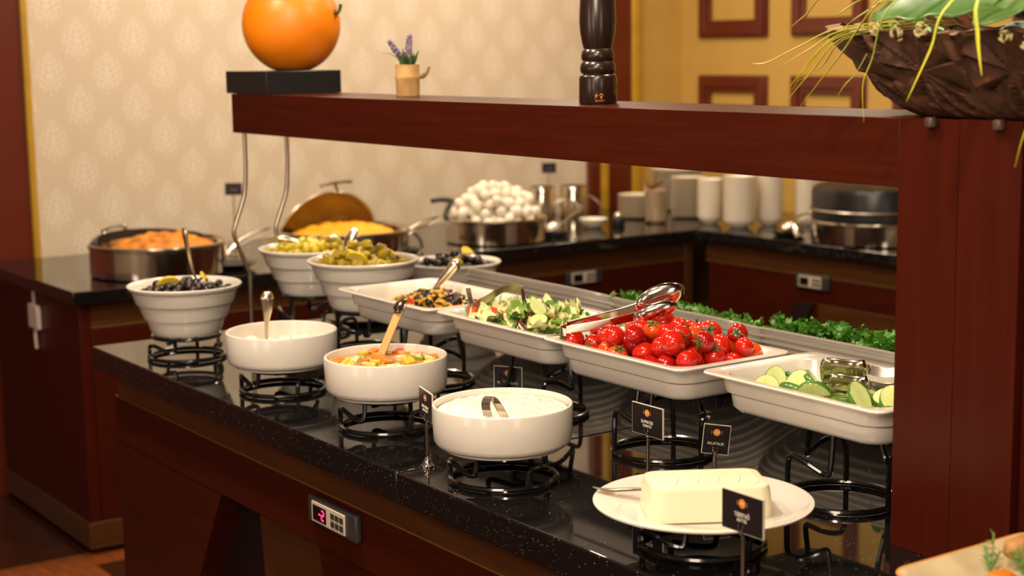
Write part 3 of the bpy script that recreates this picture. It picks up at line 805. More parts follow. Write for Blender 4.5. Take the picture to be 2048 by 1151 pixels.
spoon_tongs()
# slotted turner tongs in the cucumbers (two broad blades)
def turner():
    O = Vector((2.0,1.85,1.2)); t = thing('turner_tongs', 'steel tongs with two broad square blades in the cucumber dish', 'tongs', O)
    def blade(c, u, v, hw, hh, name):
        c = Vector(c)-O; u = Vector(u).normalized(); v = Vector(v).normalized(); n = u.cross(v).normalized()
        b = MB(); nx, ny = 12, 8; vs = []; fs = []
        for j in range(ny+1):
            for i in range(nx+1):
                a = i/nx*2-1; q = j/ny*2-1
                # rounded corners
                e = 1-.10*max(0, abs(q)-.6)/.4*(abs(a) > .7)
                vs.append(c+u*a*hw*e+v*q*hh+n*(.006*(1-q*q)+.004*sin(a*3)))
        for j in range(ny):
            for i in range(nx): k = j*(nx+1)+i; fs.append((k,k+1,k+nx+2,k+nx+1))
        b.add(vs, fs); o = b.build(name, 'blade_steel', t, ang=80); sd = o.modifiers.new('s','SOLIDIFY'); sd.thickness = .0014
    dirx = Vector((.42,-.90,.06))
    blade((2.012,1.888,1.182), dirx, (-.22,-.14,.96), .042, .026, 'far_blade')
    blade((1.990,1.855,1.164), dirx, (-.24,-.14,.95), .036, .024, 'near_blade')
    strip([(2.030,1.855,1.192),(2.040,1.825,1.188),(2.052,1.79,1.194),(2.075,1.73,1.204)], (.2,.1,.97), (.0085,.001), 'far_arm', 'steel', t, O)
    strip([(2.006,1.825,1.172),(2.016,1.80,1.168),(2.032,1.765,1.176),(2.055,1.71,1.188)], (.2,.1,.97), (.0085,.001), 'near_arm', 'steel', t, O)
turner()

# ================================================================== CONTENTS of round bowls
def surf(xy, z, r, m, name, label, cat, h=.006, nz=1, nf=30, seed=0, kind=None):
    o = mound(r, r, h, 26, 64, nz, nf, seed, 3).build(name, m, loc=(xy[0], xy[1], z), ang=80)
    return tag(o, label, cat, kind=kind)
# yoghurt: dollops and folds
b = MB(); loops = []; n = 70; m_ = 96; rr_ = .1215
for i in range(n):
    t_ = 1-i/(n-1)*.99; l = []
    for k in range(m_):
        a = 2*pi*k/m_; x, y = rr_*t_*cos(a), rr_*t_*sin(a)
        f = noise.noise(Vector((x*30, y*30, 3)))*.0075+abs(noise.noise(Vector((x*55+5, y*55, 1))))*.0100+noise.noise(Vector((x*130, y*130, 7)))*.0020
        l.append((x, y, (.004*(1-t_**3)+f)*(1-t_**14)))
    loops.append(l)
tag(b.rings(loops).build('yoghurt', 'yogurt', loc=(1.619,2.374,ZC+.0645+.071), ang=80), 'thick creamy yoghurt with soft folds filling the large round bowl', 'yoghurt')
surf((1.646,3.341), ZC+.0645+.016, .113, 'soft_cheese', 'whey', 'milky layer under the white cheese balls', 'cheese', .004)
CB = MB().ball((0,0,0), 1, 14, 10, (1,1,.85), nz=.1).mesh('cheese_ball', 'soft_cheese', ang=90)
R = random.Random(3)
for (x, y, z, r) in pack(26, .017, lambda x,y,z,r: x*x+y*y < (.118-r)**2, .018, 30, .11, .11, .15, seed=9):
    o = put('cheese_ball', CB, (1.646+x, 3.341+y, ZC+.0645+z-.004), (0,0,R.uniform(0,6))); o.scale = (r,r,r)
    tag(o, 'small white cheese ball in the second round bowl of the front row', 'cheese', 'small white cheese balls')
# fruit compote
surf((1.658,2.871), ZC+.0745+.066, .1225, 'syrup', 'syrup', 'amber syrup of the fruit compote', 'syrup', .001, .2)
def chunk(m, seed, n=3):
    R = random.Random(seed); b = MB()
    b.box(-1,1,-.7,.7,-.5,.5); b.v = [(x*R.uniform(.7,1.1), y*R.uniform(.6,1.1), z*R.uniform(.6,1.1)) for x,y,z in b.v]
    return b
fruit_kinds = [('fruit_yellow','yellow peach piece','yellow fruit piece in the compote bowl'), ('fruit_cream','cream pear piece','cream-coloured fruit piece in the compote bowl'),
               ('fruit_red','red fruit piece','red fruit piece in the compote bowl'), ('fruit_orange','orange fruit piece','orange fruit piece in the compote bowl'), ('fruit_green','green fruit slice','olive-green fruit piece in the compote bowl')]
FM = []
for i, fk in enumerate(fruit_kinds):
    for s in range(3):
        me = chunk(fk[0], i*5+s).mesh('fruit_piece', fk[0], ang=50); FM.append((i, me))
import bmesh
for i, me in FM:
    bm = bmesh.new(); bm.from_mesh(me); bmesh.ops.bevel(bm, geom=bm.edges[:], offset=.28, segments=3, profile=.6, affect='EDGES'); bm.to_mesh(me); bm.free()
    me.polygons.foreach_set('use_smooth', [True]*len(me.polygons))
R = random.Random(21); placed = []
for i in range(400):
    a = R.uniform(0, 6.283); q = sqrt(R.random())*.108; x, y = q*cos(a), q*sin(a); s = R.uniform(.010, .0205)
    if any((x-u)**2+(y-v)**2 < (s+s2)**2*.72 for u, v, s2 in placed): continue
    if (x-.015)**2+(y-.05)**2 < .022**2: continue
    placed.append((x, y, s)); k, me = FM[R.choices(range(15), [3,3,3,3,3,3,1.6,1.6,1.6,2.2,2.2,2.2,1.2,1.2,1.2])[0]]
    o = put('fruit_piece', me, (1.658+x, 2.871+y, ZC+.0745+.0685+R.uniform(-.001,.003)), (R.uniform(-.3,.3), R.uniform(-.3,.3), R.uniform(0,6))); o.scale = (s, s, s*.75)
    tag(o, fruit_kinds[k][2], 'fruit', fruit_kinds[k][1]+'s in the compote')

# ================================================================== OLIVE AND MUSHROOM SALAD
def ring_mesh(m):
    n = 18; return MB().tube([(cos(2*pi*k/n), sin(2*pi*k/n), 0) for k in range(n)], .42, 8, closed=True).mesh('olive_ring', m)
ORG = ring_mesh('olive_black')
def mush_mesh(seed):
    R = random.Random(seed); b = MB()
    b.tube([(-1,0,0),(-.4,.35,.1),(.3,.35,.1),(1,-.1,0)], [.25,.5,.55,.3], 8, smooth=4, flat=.7); return b.mesh('mushroom_slice', 'mushroom', ang=90)
MM = [mush_mesh(s) for s in range(3)]; PR = chunk('pepper_red', 9).mesh('pepper_piece', 'pepper_red')
R = random.Random(33); bx, by = DY['nut']; z0 = ZC+HD
tag(mound(.100, .165, .046, 18, 44, .25, 40, 3, 2.2, 0, 3).build('salad_layer', 'mushroom', loc=(bx+.01, by-.015, z0+.012)), 'packed lower layer of the olive and mushroom salad', 'salad', kind='stuff')
for i in range(190):
    x = R.gauss(.010, .048); y = R.gauss(-.035, .085)
    if abs(x) > .098 or abs(y) > .165: continue
    z = .058*(1-((x-.01)/.10)**2*.75)*(1-((y+.015)/.165)**2*.75)+.010+R.uniform(0,.006)
    t_ = R.random(); rot = (R.uniform(-.9,.9), R.uniform(-.9,.9), R.uniform(0,6)); L = (bx+x, by+y, z0+z)
    if t_ < .22: o = put('olive_ring', ORG, L, rot); s = .0082; tag(o, 'black olive ring in the olive and mushroom salad', 'olive', 'black olive rings in the salad')
    elif t_ < .46: o = put('black_olive', OB, L, rot); s = .0092; tag(o, 'whole black olive in the olive and mushroom salad', 'olive', 'whole black olives in the salad')
    elif t_ < .94: o = put('mushroom_slice', MM[R.randrange(3)], L, rot); s = R.uniform(.009,.013); tag(o, 'golden mushroom slice in the olive and mushroom salad', 'mushroom', 'golden mushroom slices')
    else: o = put('pepper_piece', PR, L, rot); s = .007; tag(o, 'red pepper piece in the olive and mushroom salad', 'pepper', 'red pepper pieces')
    o.scale = (s, s, s)

# ================================================================== LEAVES
def leaf_mesh(m, seed, ruf=.35, lobes=0, nx=12, ny=12, name='leaf', curl=.5):
    R = random.Random(seed); b = MB(); vs = []; fs = []
    for j in range(ny+1):
        v = j/ny
        wd = sin(pi*min(1, v*.92+.06))**.6
        if lobes: wd *= 1-.42*abs(sin(v*pi*lobes))
        for i in range(nx+1):
            u = i/nx*2-1
            x = u*wd*.62; y = (v-.5)*2
            z = ruf*noise.noise(Vector((u*2.2+seed*3.1, v*4.5, seed)))*(abs(u)+.25) + ruf*.5*sin(v*17+seed)*abs(u)**2 + curl*(u*u*.5) - curl*.5*(v-.5)**2*2
            vs.append((x, y, z))
    for j in range(ny):
        for i in range(nx): k = j*(nx+1)+i; fs.append((k,k+1,k+nx+2,k+nx+1))
    return b.add(vs, fs).mesh(name, m, ang=180)
LM = [(leaf_mesh('lettuce', s, .55), 'pale crinkled lettuce leaf in the green salad dish', 'pale lettuce leaves') for s in range(4)] + \
     [(leaf_mesh('lettuce_green', s+5, .5), 'light green lettuce leaf in the green salad dish', 'light green lettuce leaves') for s in range(2)] + \
     [(leaf_mesh('leaf_green', s+9, .25), 'dark green leaf in the green salad dish', 'dark green salad leaves') for s in range(2)] + \
     [(leaf_mesh('leaf_purple', s+12, .8), 'purple lettuce leaf in the green salad dish', 'purple lettuce leaves') for s in range(1)]
def cuc_slice(rx, ry, th, seedc=0, wedge=False):
    """an oval slice: flesh disc and a darker skin rim"""
    n = 32
    fl_ = MB(); pts = [(rx*cos(2*pi*k/n), ry*sin(2*pi*k/n)) for k in range(n)]
    if wedge: pts = [p for p in pts if p[1] > -ry*.05]
    m = len(pts)
    fl_.add([(x*.955,y*.955,th/2) for x,y in pts]+[(x*.955,y*.955,-th/2) for x,y in pts], [tuple(range(m)), tuple(range(2*m-1,m-1,-1))])
    sk = MB(); loops = []
    vs = []; fs = []
    for (s, z) in ((.955,th/2+.0002),(1,th*.35),(1,-th*.35),(.955,-th/2-.0002)): vs += [(x*s,y*s,z) for x,y in pts]
    for i in range(3):
        for k in range(m): fs.append((i*m+k, i*m+(k+1) % m, (i+1)*m+(k+1) % m, (i+1)*m+k))
    sk.add(vs, fs)
    return fl_.mesh('flesh', 'cuc_flesh', ang=50), sk.mesh('skin', 'cuc_skin', ang=50)
def cuc(loc, rot, meshes, label, group=None, name='cucumber_slice'):
    t = thing(name, label, 'cucumber', loc, 0, group); t.rotation_euler = rot
    put('flesh', meshes[0], (0,0,0), (0,0,0), t); put('skin', meshes[1], (0,0,0), (0,0,0), t); return t
sx, sy = DY['salad']; z0 = ZC+HD; R = random.Random(44)
tag(mound(.108, .178, .050, 22, 56, .3, 38, 5, 6, 0, 4).build('salad_layer', 'lettuce_green', loc=(sx, sy, z0+.010)), 'packed lower layer of the mixed green salad', 'salad', kind='stuff')
for i in range(82):
    x = R.uniform(-.092,.098); y = R.uniform(-.162,.160)
    z = .064*(1-(abs(x)/.13)**3*.35)*(1-(abs(y)/.19)**3*.3)+.010+R.uniform(0,.010)
    k = R.choices(range(9), [4,4,4,4,2.4,2.4,1.5,1.5,1.6])[0]; me, lab, grp = LM[k]
    s = R.uniform(.026,.042)*(.72 if k >= 6 else 1)
    o = put('salad_leaf', me, (sx+x, sy+y, z0+z), (R.uniform(-.55,.55), R.uniform(-.6,.2), R.uniform(0,6))); o.scale = (s,s,s*.75)
    tag(o, lab, 'leaf', grp)
TW = MB()
nn = 10
vs = [(0,0,-1),(0,0,1)]
TWv = [(0, -1, 0), (0, 1, 0)]
for k in range(nn+1):
    a = radians(-32+64*k/nn)
    for j in range(9):
        th = pi*j/8; TWv.append((sin(th)*cos(a), -cos(th), sin(th)*sin(a)*1.1))
fs = []
for k in range(nn):
    for j in range(8): a_ = 2+k*9+j; fs.append((a_, a_+1, a_+10, a_+9))
fs.append(tuple([2+j for j in range(8,-1,-1)])); fs.append(tuple([2+nn*9+j for j in range(9)]))
TWM = TW.add(TWv, fs).mesh('tomato_wedge', 'wedge_red', ang=40)
for i, (x, y, lab) in enumerate(((-.085,.145,'tomato wedge at the far left corner of the green salad'), (-.075,.055,'tomato wedge under the salad tongs, left of the lettuce'), (-.05,.02,'tomato wedge between the arms of the salad tongs'),
        (-.06,-.045,'tomato wedge at the front of the green salad'), (.07,.10,'tomato wedge at the back of the green salad'), (-.035,-.10,'tomato wedge near the round cucumber slice in the salad'), (.02,.05,'thin tomato wedge just right of the salad tongs'))):
    o = put('tomato_wedge', TWM, (sx+x, sy+y, z0+.084+.006*(1-abs(y)/.17)), (R.uniform(-.4,.4), 1.2+R.uniform(-.4,.4), R.uniform(-.9,.9))); o.scale = (.020,.027,.017)
    tag(o, lab, 'tomato')
CS = cuc_slice(.021, .019, .004); CS2 = cuc_slice(.030, .019, .0045)
cuc((sx-.092, sy-.118, z0+.088), (.25,-.45,.3), CS, 'round cucumber slice at the near corner of the green salad')
cuc((sx-.03, sy-.03, z0+.096), (.2,-.5,1.2), CS2, 'long cucumber slice in the middle of the green salad')

# ================================================================== CUCUMBERS
cx, cy = DY['cucumber']; R = random.Random(52)
BIG = cuc_slice(.030, .024, .0075); LONG = cuc_slice(.036, .021, .009); WED = cuc_slice(.034, .030, .012, wedge=True)
special = [((-.050,.118,.052),(.55,-.75,.5),LONG,'large oval cucumber slice at the far left of its dish'), ((-.078,.110,.046),(.4,-.7,.4),BIG,'cucumber slice overlapping the front of the leftmost one'),
           ((-.045,.062,.056),(.1,-1.05,.2),BIG,'round cucumber slice standing up left of the tongs'), ((-.072,.040,.048),(.7,-.2,1.9),WED,'cut cucumber chunk lying before the far tong blade'),
           ((-.088,-.018,.056),(1.2,.3,2.0),WED,'pointed cucumber wedge standing at the front rim'), ((-.070,-.105,.066),(.45,-.6,1.0),LONG,'big cucumber slice tilted in front of the near tong blade'),
           ((-.015,.05,.055),(.9,-.1,.9),WED,'cucumber wedge with dark peel behind the round slice'), ((-.035,-.145,.066),(.3,-.4,.6),LONG,'cucumber slice half cut off by the pillar')]
for (x,y,z), rot, ms, lab in special: cuc((cx+x, cy+y, z0+z), rot, ms, lab)
for i in range(44):
    x = R.uniform(-.082,.095); y = R.uniform(-.155,.125); z = .018+.030*R.random()*(1-(x/.12)**2)+.018*max(0, -y/.15)
    ms = (BIG, LONG, WED)[R.randrange(3)]
    cuc((cx+x, cy+y, z0+z), (R.uniform(-.6,.6), R.uniform(-.6,.3), R.uniform(0,6)), ms, 'pale green piece in the lower layer of the cucumber dish', 'lower cucumber pieces', 'cucumber_piece')

# ================================================================== HERBS
def parsley_mesh(seed, m='parsley'):
    R = random.Random(seed); b = MB()
    b.tube([(0,0,-1.6),(R.uniform(-.2,.2),R.uniform(-.2,.2),-.6),(0,0,.1)], .05, 5, smooth=3)
    for q in range(7):
        a = 2*pi*q/7+R.uniform(-.3,.3); el = R.uniform(-.2,.9); L = R.uniform(.7,1.1)
        u = Vector((cos(a)*cos(el), sin(a)*cos(el), sin(el))); s = Vector((-sin(a), cos(a), 0)); n = u.cross(s)
        pr = [(0,.0),(.15,.10),(.32,.42),(.42,.25),(.58,.52),(.66,.28),(.85,.34),(1.0,0)]
        vs = [u*L*p+n*.10*sin(p*5) for p, w_ in pr]
        le = [u*L*p+s*w_*L*.75+n*(.14*sin(p*9+seed)) for p, w_ in pr]; ri = [u*L*p-s*w_*L*.75+n*(.14*cos(p*8+seed)) for p, w_ in pr]
        k = len(pr); b.add(vs+le+ri, [(i,i+1,k+i+1,k+i) for i in range(k-1)]+[(i+1,i,2*k+i,2*k+i+1) for i in range(k-1)])
    return b.mesh('sprig', m, ang=180)
PM = [parsley_mesh(s) for s in range(5)]; PM2 = [parsley_mesh(s+9, 'lettuce_green') for s in range(3)]
def herbs(ti, n, y0, y1, s0, s1, meshes, label, group, zo=0, seed=1, x0=-.135, x1=.12):
    (x, y), z, ly = TR[ti]; R = random.Random(seed)
    for i in range(n):
        lx = R.uniform(x0, x1); lyy = R.uniform(y0, y1)
        lz = .004+R.uniform(-.01,.022)*(1-abs(lx)/.2)+zo
        p = Matrix.Rotation(TILT, 3, 'Y') @ Vector((lx, lyy, lz)); s = R.uniform(s0, s1)
        o = put('herb_sprig', R.choice(meshes), (x+p.x, y+p.y, z+p.z), (R.uniform(-.7,.7), R.uniform(-.7,.7)+.2, R.uniform(0,6))); o.scale = (s,s,s)
        tag(o, label, 'herb', group)
for ti, lab in ((0,'thin bed of greens in the leftmost herb tray'), (1,'bed of chopped greens in the middle herb tray'), (2,'bed of parsley in the tray by the pillar')):
    (x, y), z, ly = TR[ti]
    o = mound(.145, ly/2-.03, .03, 14, 44, .5, 40, ti, 3, 0, 3).build('herb_bed', 'parsley'); o.location = (x+.0, y, z-.042 if ti else z-.06); o.rotation_euler = (0, TILT, 0)
    tag(o, lab, 'herb', kind='stuff')
herbs(1, 70, .10, .235, .016, .026, PM+PM2, 'small green leaf sprig at the left of the middle herb tray', 'sprigs left in the middle tray', .004, 2)
herbs(1, 90, -.22, .08, .014, .022, PM2+PM, 'light green sprig along the middle herb tray', 'light sprigs in the middle tray', -.002, 3)
herbs(2, 150, -.235, .215, .022, .036, PM, 'parsley sprig in the tray by the pillar', 'parsley sprigs by the pillar', .010, 4)
herbs(2, 14, .19, .235, .014, .024, PM, 'parsley sprig hanging over the left end of the parsley tray', 'overhanging parsley sprigs', .012, 5)

# ================================================================== BUTTER PLATE
t = thing('dinner_plate', 'large white plate with an embossed rim, carrying the butter block', 'plate', (1.646,1.845,ZC+.0548))
MB().lathe([(.095,0),(.100,.002),(.135,.010),(.172,.0185),(.1765,.021),(.177,.0235),(.172,.0235),(.135,.0145),(.128,.0135),(.105,.0075),(.09,.006)], 96).build('body', 'china', t)
for a0 in (.2, 2.3, 4.4):
    for k in range(5):
        b = MB(); pts = []
        for i in range(12):
            a = a0+.10*k+i*.075; rr = .128+.040*(i/11)**1.3+.002*k
            rr = min(rr, .168); pts.append((rr*cos(a), rr*sin(a), .0145+(rr-.135)*(.009/.037)))
        b.tube(pts, .0011, 5); b.build('embossed_line', 'china', t)
BZ = ZC+.0548+.0085
bt = thing('butter_block', 'pale rounded butter block with a moulded top on the white plate', 'butter', (1.640,1.832,BZ), radians(-31))
o = MB().rings([rrect(.099,.062,.024,0,8), rrect(.0995,.0625,.024,.004,8), rrect(.0960,.0595,.023,.044,8), rrect(.0950,.0585,.022,.0465,8), rrect(.0950,.0585,.022,.048,8), rrect(.0925,.0560,.020,.0525,8), rrect(.0885,.052,.018,.054,8)]).build('body', 'butter', bt)
MB().tube(rrect(.079,.044,.016,.0542,8), .0013, 6, closed=True).build('moulded_border', 'butter', bt)
for k in range(4):
    x = -.05+k*.033
    MB().tube([(x-.004,-.032,.0543),(x+.006,.0,.0545),(x-.001,.032,.0543)], .0012, 6, smooth=3).build('moulded_line', 'butter', bt)
sp = spoon('table_knife', 'steel butter knife lying on the plate rim behind the butter', [(1.530,1.985,1.0375),(1.550,1.972,1.0315),(1.580,1.952,1.0318),(1.615,1.930,1.0318),(1.66,1.905,1.0318)], [.002,.010,.010,.007,.005], flat=.2, cat='knife')

# ================================================================== SIGNS
def sign(label, base, ang, w_, h_, zb, zt, lines, tilt=0, rollz=0, clip=True, dim=1.0):
    t = thing('menu_sign', label, 'sign', (base[0], base[1], ZC))
    hp = zb-ZC+.006
    MB().lathe([(.014,0),(.014,.0025),(.011,.005),(.009,.008),(.0072,.011),(.0075,.0135),(.005,.017),(.0034,.020)], 24, c=(0,0,.0004)).build('base', 'chrome', t)
    MB().lathe([(.0034,.020),(.0034,hp)], 14).build('pole', 'steel', t)
    cd = D.objects.new('card', None)
    b = MB().box(-w_/2, w_/2, -.0015, .0015, 0, h_); o = b.build('card_backing', 'card_edge', t)
    M_ = Matrix.Translation((0,0,zb-ZC)) @ Matrix.Rotation(ang, 4, 'Z') @ Matrix.Rotation(tilt, 4, 'X') @ Matrix.Rotation(rollz, 4, 'Y')
    o.matrix_local = M_
    f = MB().box(-w_/2+.0012, w_/2-.0012, -.0021, -.0015, .0012, h_-.0012).build('card_face', 'card_black', o)
    # printed emblem: orange disc with fork and knife marks and a scribbled monogram
    e = MB().lathe([(h_*.115, -.0001),(h_*.115,.0002)], 24); e.xf(Matrix.Translation((0,-.0022,h_*.74)) @ Matrix.Rotation(pi/2,4,'X')); e.build('orange_emblem', 'print_orange', o)
    mk = MB()
    for s in (-1,1):
        mk.box(s*h_*.165-.0003, s*h_*.165+.0003, -.0025, -.0021, h_*.68, h_*.80)
    mk.build('emblem_marks', 'orange_rim', o)
    me = text_mesh('cm', h_*.11, 'print_white', 'monogram'); q = put('monogram', me, (0,-.0027,h_*.745), (pi/2,0,0), o)
    for i, (tx, sz, z) in enumerate(lines):
        me = text_mesh(tx, h_*sz, 'print_white', 'lettering', .82); put('lettering', me, (0,-.0025,h_*z), (pi/2,0,0), o)
    if clip:
        c = MB()
        for s in (-1,1):
            c.tube([(s*.004,-.004,.014),(s*.0045,-.0045,.006),(s*.002,-.003,-.002),(0,0,-.006)], .0012, 6, smooth=3)
        c.tube([(0,.004,.014),(0,.0045,.006),(0,.002,-.004)], .0014, 6, smooth=3)
        c.build('clip', 'steel', o)
    return t
sign('upright menu sign reading DOMATES in front of the tomatoes', (1.815,2.186), -pi/2, .088, .058, 1.040, 1.09, [('DOMATES',.15,.44),('TOMATO',.12,.31)])
sign('narrow-looking menu sign reading SADE YOĞURT beside the yoghurt bowl', (1.553,2.538), -pi/2-.26, .085, .058, 1.043, 1.10, [('SADE YOĞURT',.135,.42),('PLAIN YOGHURT',.09,.30)])
sign('worn tilted menu sign between the tomato and cucumber dishes', (1.918,2.118), -.70, .050, .056, 1.003, 1.06, [('SALATALIK',.13,.36)], rollz=.10)
sign('slightly blurred menu sign reading TEREYAĞ in front of the butter plate', (1.538,1.636), -pi/2+.0, .088, .060, 1.045, 1.10, [('TEREYAĞ',.15,.44),('BUTTER',.11,.31)])
sign('menu sign reading MEVSİM SALATA behind the large yoghurt bowl', (1.922,2.794), -1.03, .068, .058, 1.002, 1.06, [('MEVSİM SALATA',.135,.36)])

# ================================================================== ON THE BEAM
BT = 1.6355
px_, py_ = 2.022, 4.022
tag(MB().box(-.122,.108,-.128,.128,0,.062).build('display_plinth', 'plinth_black', bevel=.0015, loc=(px_, py_, BT)), 'flat black box on the left end of the beam under the orange', 'plinth')
og = thing('decorative_orange', 'large artificial orange on the black box', 'ornament', (2.045, 4.018, BT+.0625))
b = MB(); seg, rg = 56, 36; vs = []; fs = []
for i in range(rg+1):
    th = pi*i/rg
    for k in range(seg):
        a = 2*pi*k/seg; z = cos(th); rr = sin(th)
        z2 = z if z > -.93 else -.93-.02*(abs(z)-.93)
        vs.append((rr*cos(a)*.137, rr*sin(a)*.137, (z2+.93)*.137))
for i in range(rg):
    for k in range(seg): fs.append((i*seg+k,(i+1)*seg+k,(i+1)*seg+(k+1)%seg,i*seg+(k+1)%seg))
b.add(vs, fs).build('fruit', 'orange_fruit', og, ang=80)
d = Vector((.63,-.80,.20)).normalized()
c0 = Vector((0,0,.1275))+d*.134
MB().tube([c0-d*.004, c0+d*.008, c0+d*.016+Vector((0,0,.006)), c0+d*.020+Vector((0,0,.022))], [.004,.004,.0045,.0055], 8, smooth=4).build('stem', 'orange_stem', og)
s = MB()
for q in range(5):
    a = 2*pi*q/5; u = d.cross(Vector((0,0,1))).normalized(); v = d.cross(u)
    s.tube([c0, c0+(u*cos(a)+v*sin(a))*.010+d*.002, c0+(u*cos(a)+v*sin(a))*.017-d*.001], [.004,.003,.001], 6, smooth=3)
s.build('calyx', 'orange_stem', og)
# bamboo pot of lavender
lv = thing('lavender_pot', 'small bamboo pot of artificial lavender on the beam', 'plant', (2.060,3.42,BT))
MB().lathe([(.0290,0),(.0295,.002),(.0300,.040),(.0318,.044),(.0318,.048),(.0305,.050),(.0300,.078),(.0275,.078),(.0270,.060)], 36, cap1=True).build('pot', 'bamboo', lv)
MB().tube([(.026,-.019,.046),(.034,-.022,.050),(.041,-.027,.058),(.046,-.030,.072)], [.005,.006,.004,.003], 8, smooth=3).build('twine_knot', 'twine', lv)
R = random.Random(4)
lf = MB()
for q in range(34):
    a = R.uniform(0,6.28); L = R.uniform(.022,.052); sp_ = R.uniform(.1,.55)
    u = Vector((cos(a)*sp_, sin(a)*sp_, 1)).normalized(); s_ = u.cross(Vector((cos(a+1),sin(a+1),0))).normalized()
    o_ = Vector((cos(a)*.010, sin(a)*.010, .070))
    for w0, L0, L1, w1 in ((.004,0,.5,.0055),(.0055,.5,1,.0005)):
        lf.add([o_+u*L*L0-s_*w0, o_+u*L*L0+s_*w0, o_+u*L*L1+s_*w1, o_+u*L*L1-s_*w1], [(0,1,2,3)])
lf.tube([(-.008,.006,.074),(-.022,.016,.096),(-.036,.026,.105),(-.052,.038,.107)], [.003,.0028,.0022,.0008], 5, smooth=4, flat=.4)
lf.build('leaves', 'lavender_leaf', lv)
for (dx, dy, h_, tl_) in ((-.028,.020,.135,.5), (.004,-.004,.148,0)):
    st = MB(); st.tube([(0,0,.07),(dx*.5,dy*.5,.07+(h_-.07)*.5),(dx*1.3,dy*1.3,h_)], .0012, 5, smooth=3); so = st.build('flower_stem', 'lavender_leaf', lv)
    fb = MB()
    for k in range(30):
        q = .42+.58*k/29; p = Vector((dx*1.3*q, dy*1.3*q, .07+(h_-.07)*q)); a = k*2.4; rr = .0075*(1-abs(q-.6)*.9)
        fb.ball(p+Vector((cos(a)*rr, sin(a)*rr, .002)), .0034, 6, 4, (1,1,1.2))
    fb.build('blossoms', 'lavender', so)
# pepper mill
pm = thing('pepper_mill', 'dark turned wooden pepper mill on the beam', 'pepper mill', (1.998,2.565,BT+.0005))
MB().lathe([(.038,0),(.0392,.002),(.0392,.050),(.0385,.055),(.0355,.059),(.033,.060)], 48).build('base', 'mill_wood', pm)
for z_ in (.0605, .0855):
    k = .037 if z_ < .07 else .0345
    MB().lathe([(k-.004,z_),(k-.001,z_+.004),(k,z_+.011),(k-.001,z_+.019),(k-.005,z_+.0245)], 48).build('turned_ring', 'mill_wood', pm)
MB().lathe([(.029,.1105),(.0325,.122),(.0365,.145),(.0380,.165),(.0378,.185),(.0360,.215),(.031,.25),(.026,.275),(.030,.285),(.034,.30),(.030,.335),(.018,.352),(.004,.356)], 48).build('upper_body', 'mill_wood', pm)
# brass engraving near the foot, wrapped on the curved base
va = atan2(0-2.565, 0-1.998)
for txt, sz, zz, da in (('P♀', .011, .0150, .0), ('PEUGEOT', .0042, .0062, .0)):
    me = text_mesh(txt, sz, 'print_orange', 'engraving', 1, .0002)
    for v in me.vertices:
        a = va+.10+v.co.x/.0394; rr = .0394+v.co.z*.5; z_ = v.co.y+zz; v.co = (rr*cos(a), rr*sin(a), z_)
    put('engraving', me, (0,0,0), (0,0,0), pm)

# ================================================================== CARVED PLANTER
PO = Vector((2.08,1.40,1.6365))
pl = thing('carved_planter', 'dark carved wooden bowl planter with starburst facets on top of the pillar', 'planter', PO)
b = MB(); nu, nv = 640, 60; loops = []
def outline(v):
    e = 4.0-1.7*v**.5; hx_ = .165+.095*v**.7; hy_ = .315+.215*v**.8; o_ = []
    for i in range(nu):
        a = 2*pi*i/nu; ca, sa = cos(a), sin(a); q = (abs(ca)**e+abs(sa)**e)**(-1/e)
        o_.append((hx_*q*ca, hy_*q*sa, hx_, hy_))
    return o_
mid = outline(.55); arc_s = [0.0]
for i in range(1, nu): arc_s.append(arc_s[-1]+sqrt((mid[i][0]-mid[i-1][0])**2+(mid[i][1]-mid[i-1][1])**2))
i_ref = min(range(nu), key=lambda i: abs(mid[i][1]-.03)+(1 if mid[i][0] > 0 else 0)); s_ref = arc_s[i_ref]
def star(s_, h_):
    # starburst rosettes: ten planes that rise and break off around each centre
    best = None; per = .172
    for row, (zc, off) in enumerate(((.070, 0), (-.030, .5), (.168, .5))):
        k = round(s_/per-off)
        for kk in (k-1, k, k+1):
            dx = s_-(kk+off)*per; dy = h_-zc; d_ = sqrt(dx*dx+dy*dy)
            if best is None or d_ < best[0]: best = (d_, atan2(dy, dx), row, kk)
    d_, a, row, kk = best
    f = (a/(2*pi)*9+.3*kk+.2*row) % 1.0
    gr = .012*max(0, 1-min(f, 1-f)/.07)
    return (.022*f-.010-gr)*min(1, d_/.050)-.010*max(0, d_-.080)/.02
for j in range(nv+1):
    v = j/nv; o_ = outline(v); l = []
    for i in range(nu):
        x, y, hx_, hy_ = o_[i]; tipz = .024*max(0, abs(y)/hy_-.35)**1.3*v
        z = .127*v+tipz
        dsp = star(arc_s[i]-s_ref, z)*min(1, v*8)
        nrm = Vector((x/hx_/hx_, y/hy_/hy_, -2.0)).normalized()
        a = 2*pi*i/nu; zr = z+((.003*sin(a*19)+.002*sin(a*53)) if j >= nv-1 else 0)
        l.append((x+nrm.x*dsp, y+nrm.y*dsp, zr))
    loops.append(l)
ls = loops[-1]
loops.append([(x*.93, y*.95, z+.002) for x, y, z in ls]); loops.append([(x*.88, y*.92, .105) for x, y, z in ls]); loops.append([(x*.5, y*.6, .09) for x, y, z in ls])
b.rings(loops).build('carved_body', 'carved', pl, smooth=False)
b = MB(); b.rings([[(x*1.0, y*1.0, z+.0005) for x, y, z in ls], [(x*.93, y*.95, z+.004) for x, y, z in ls]], cap0=False, cap1=False).build('worn_rim', 'carved_edge', pl)
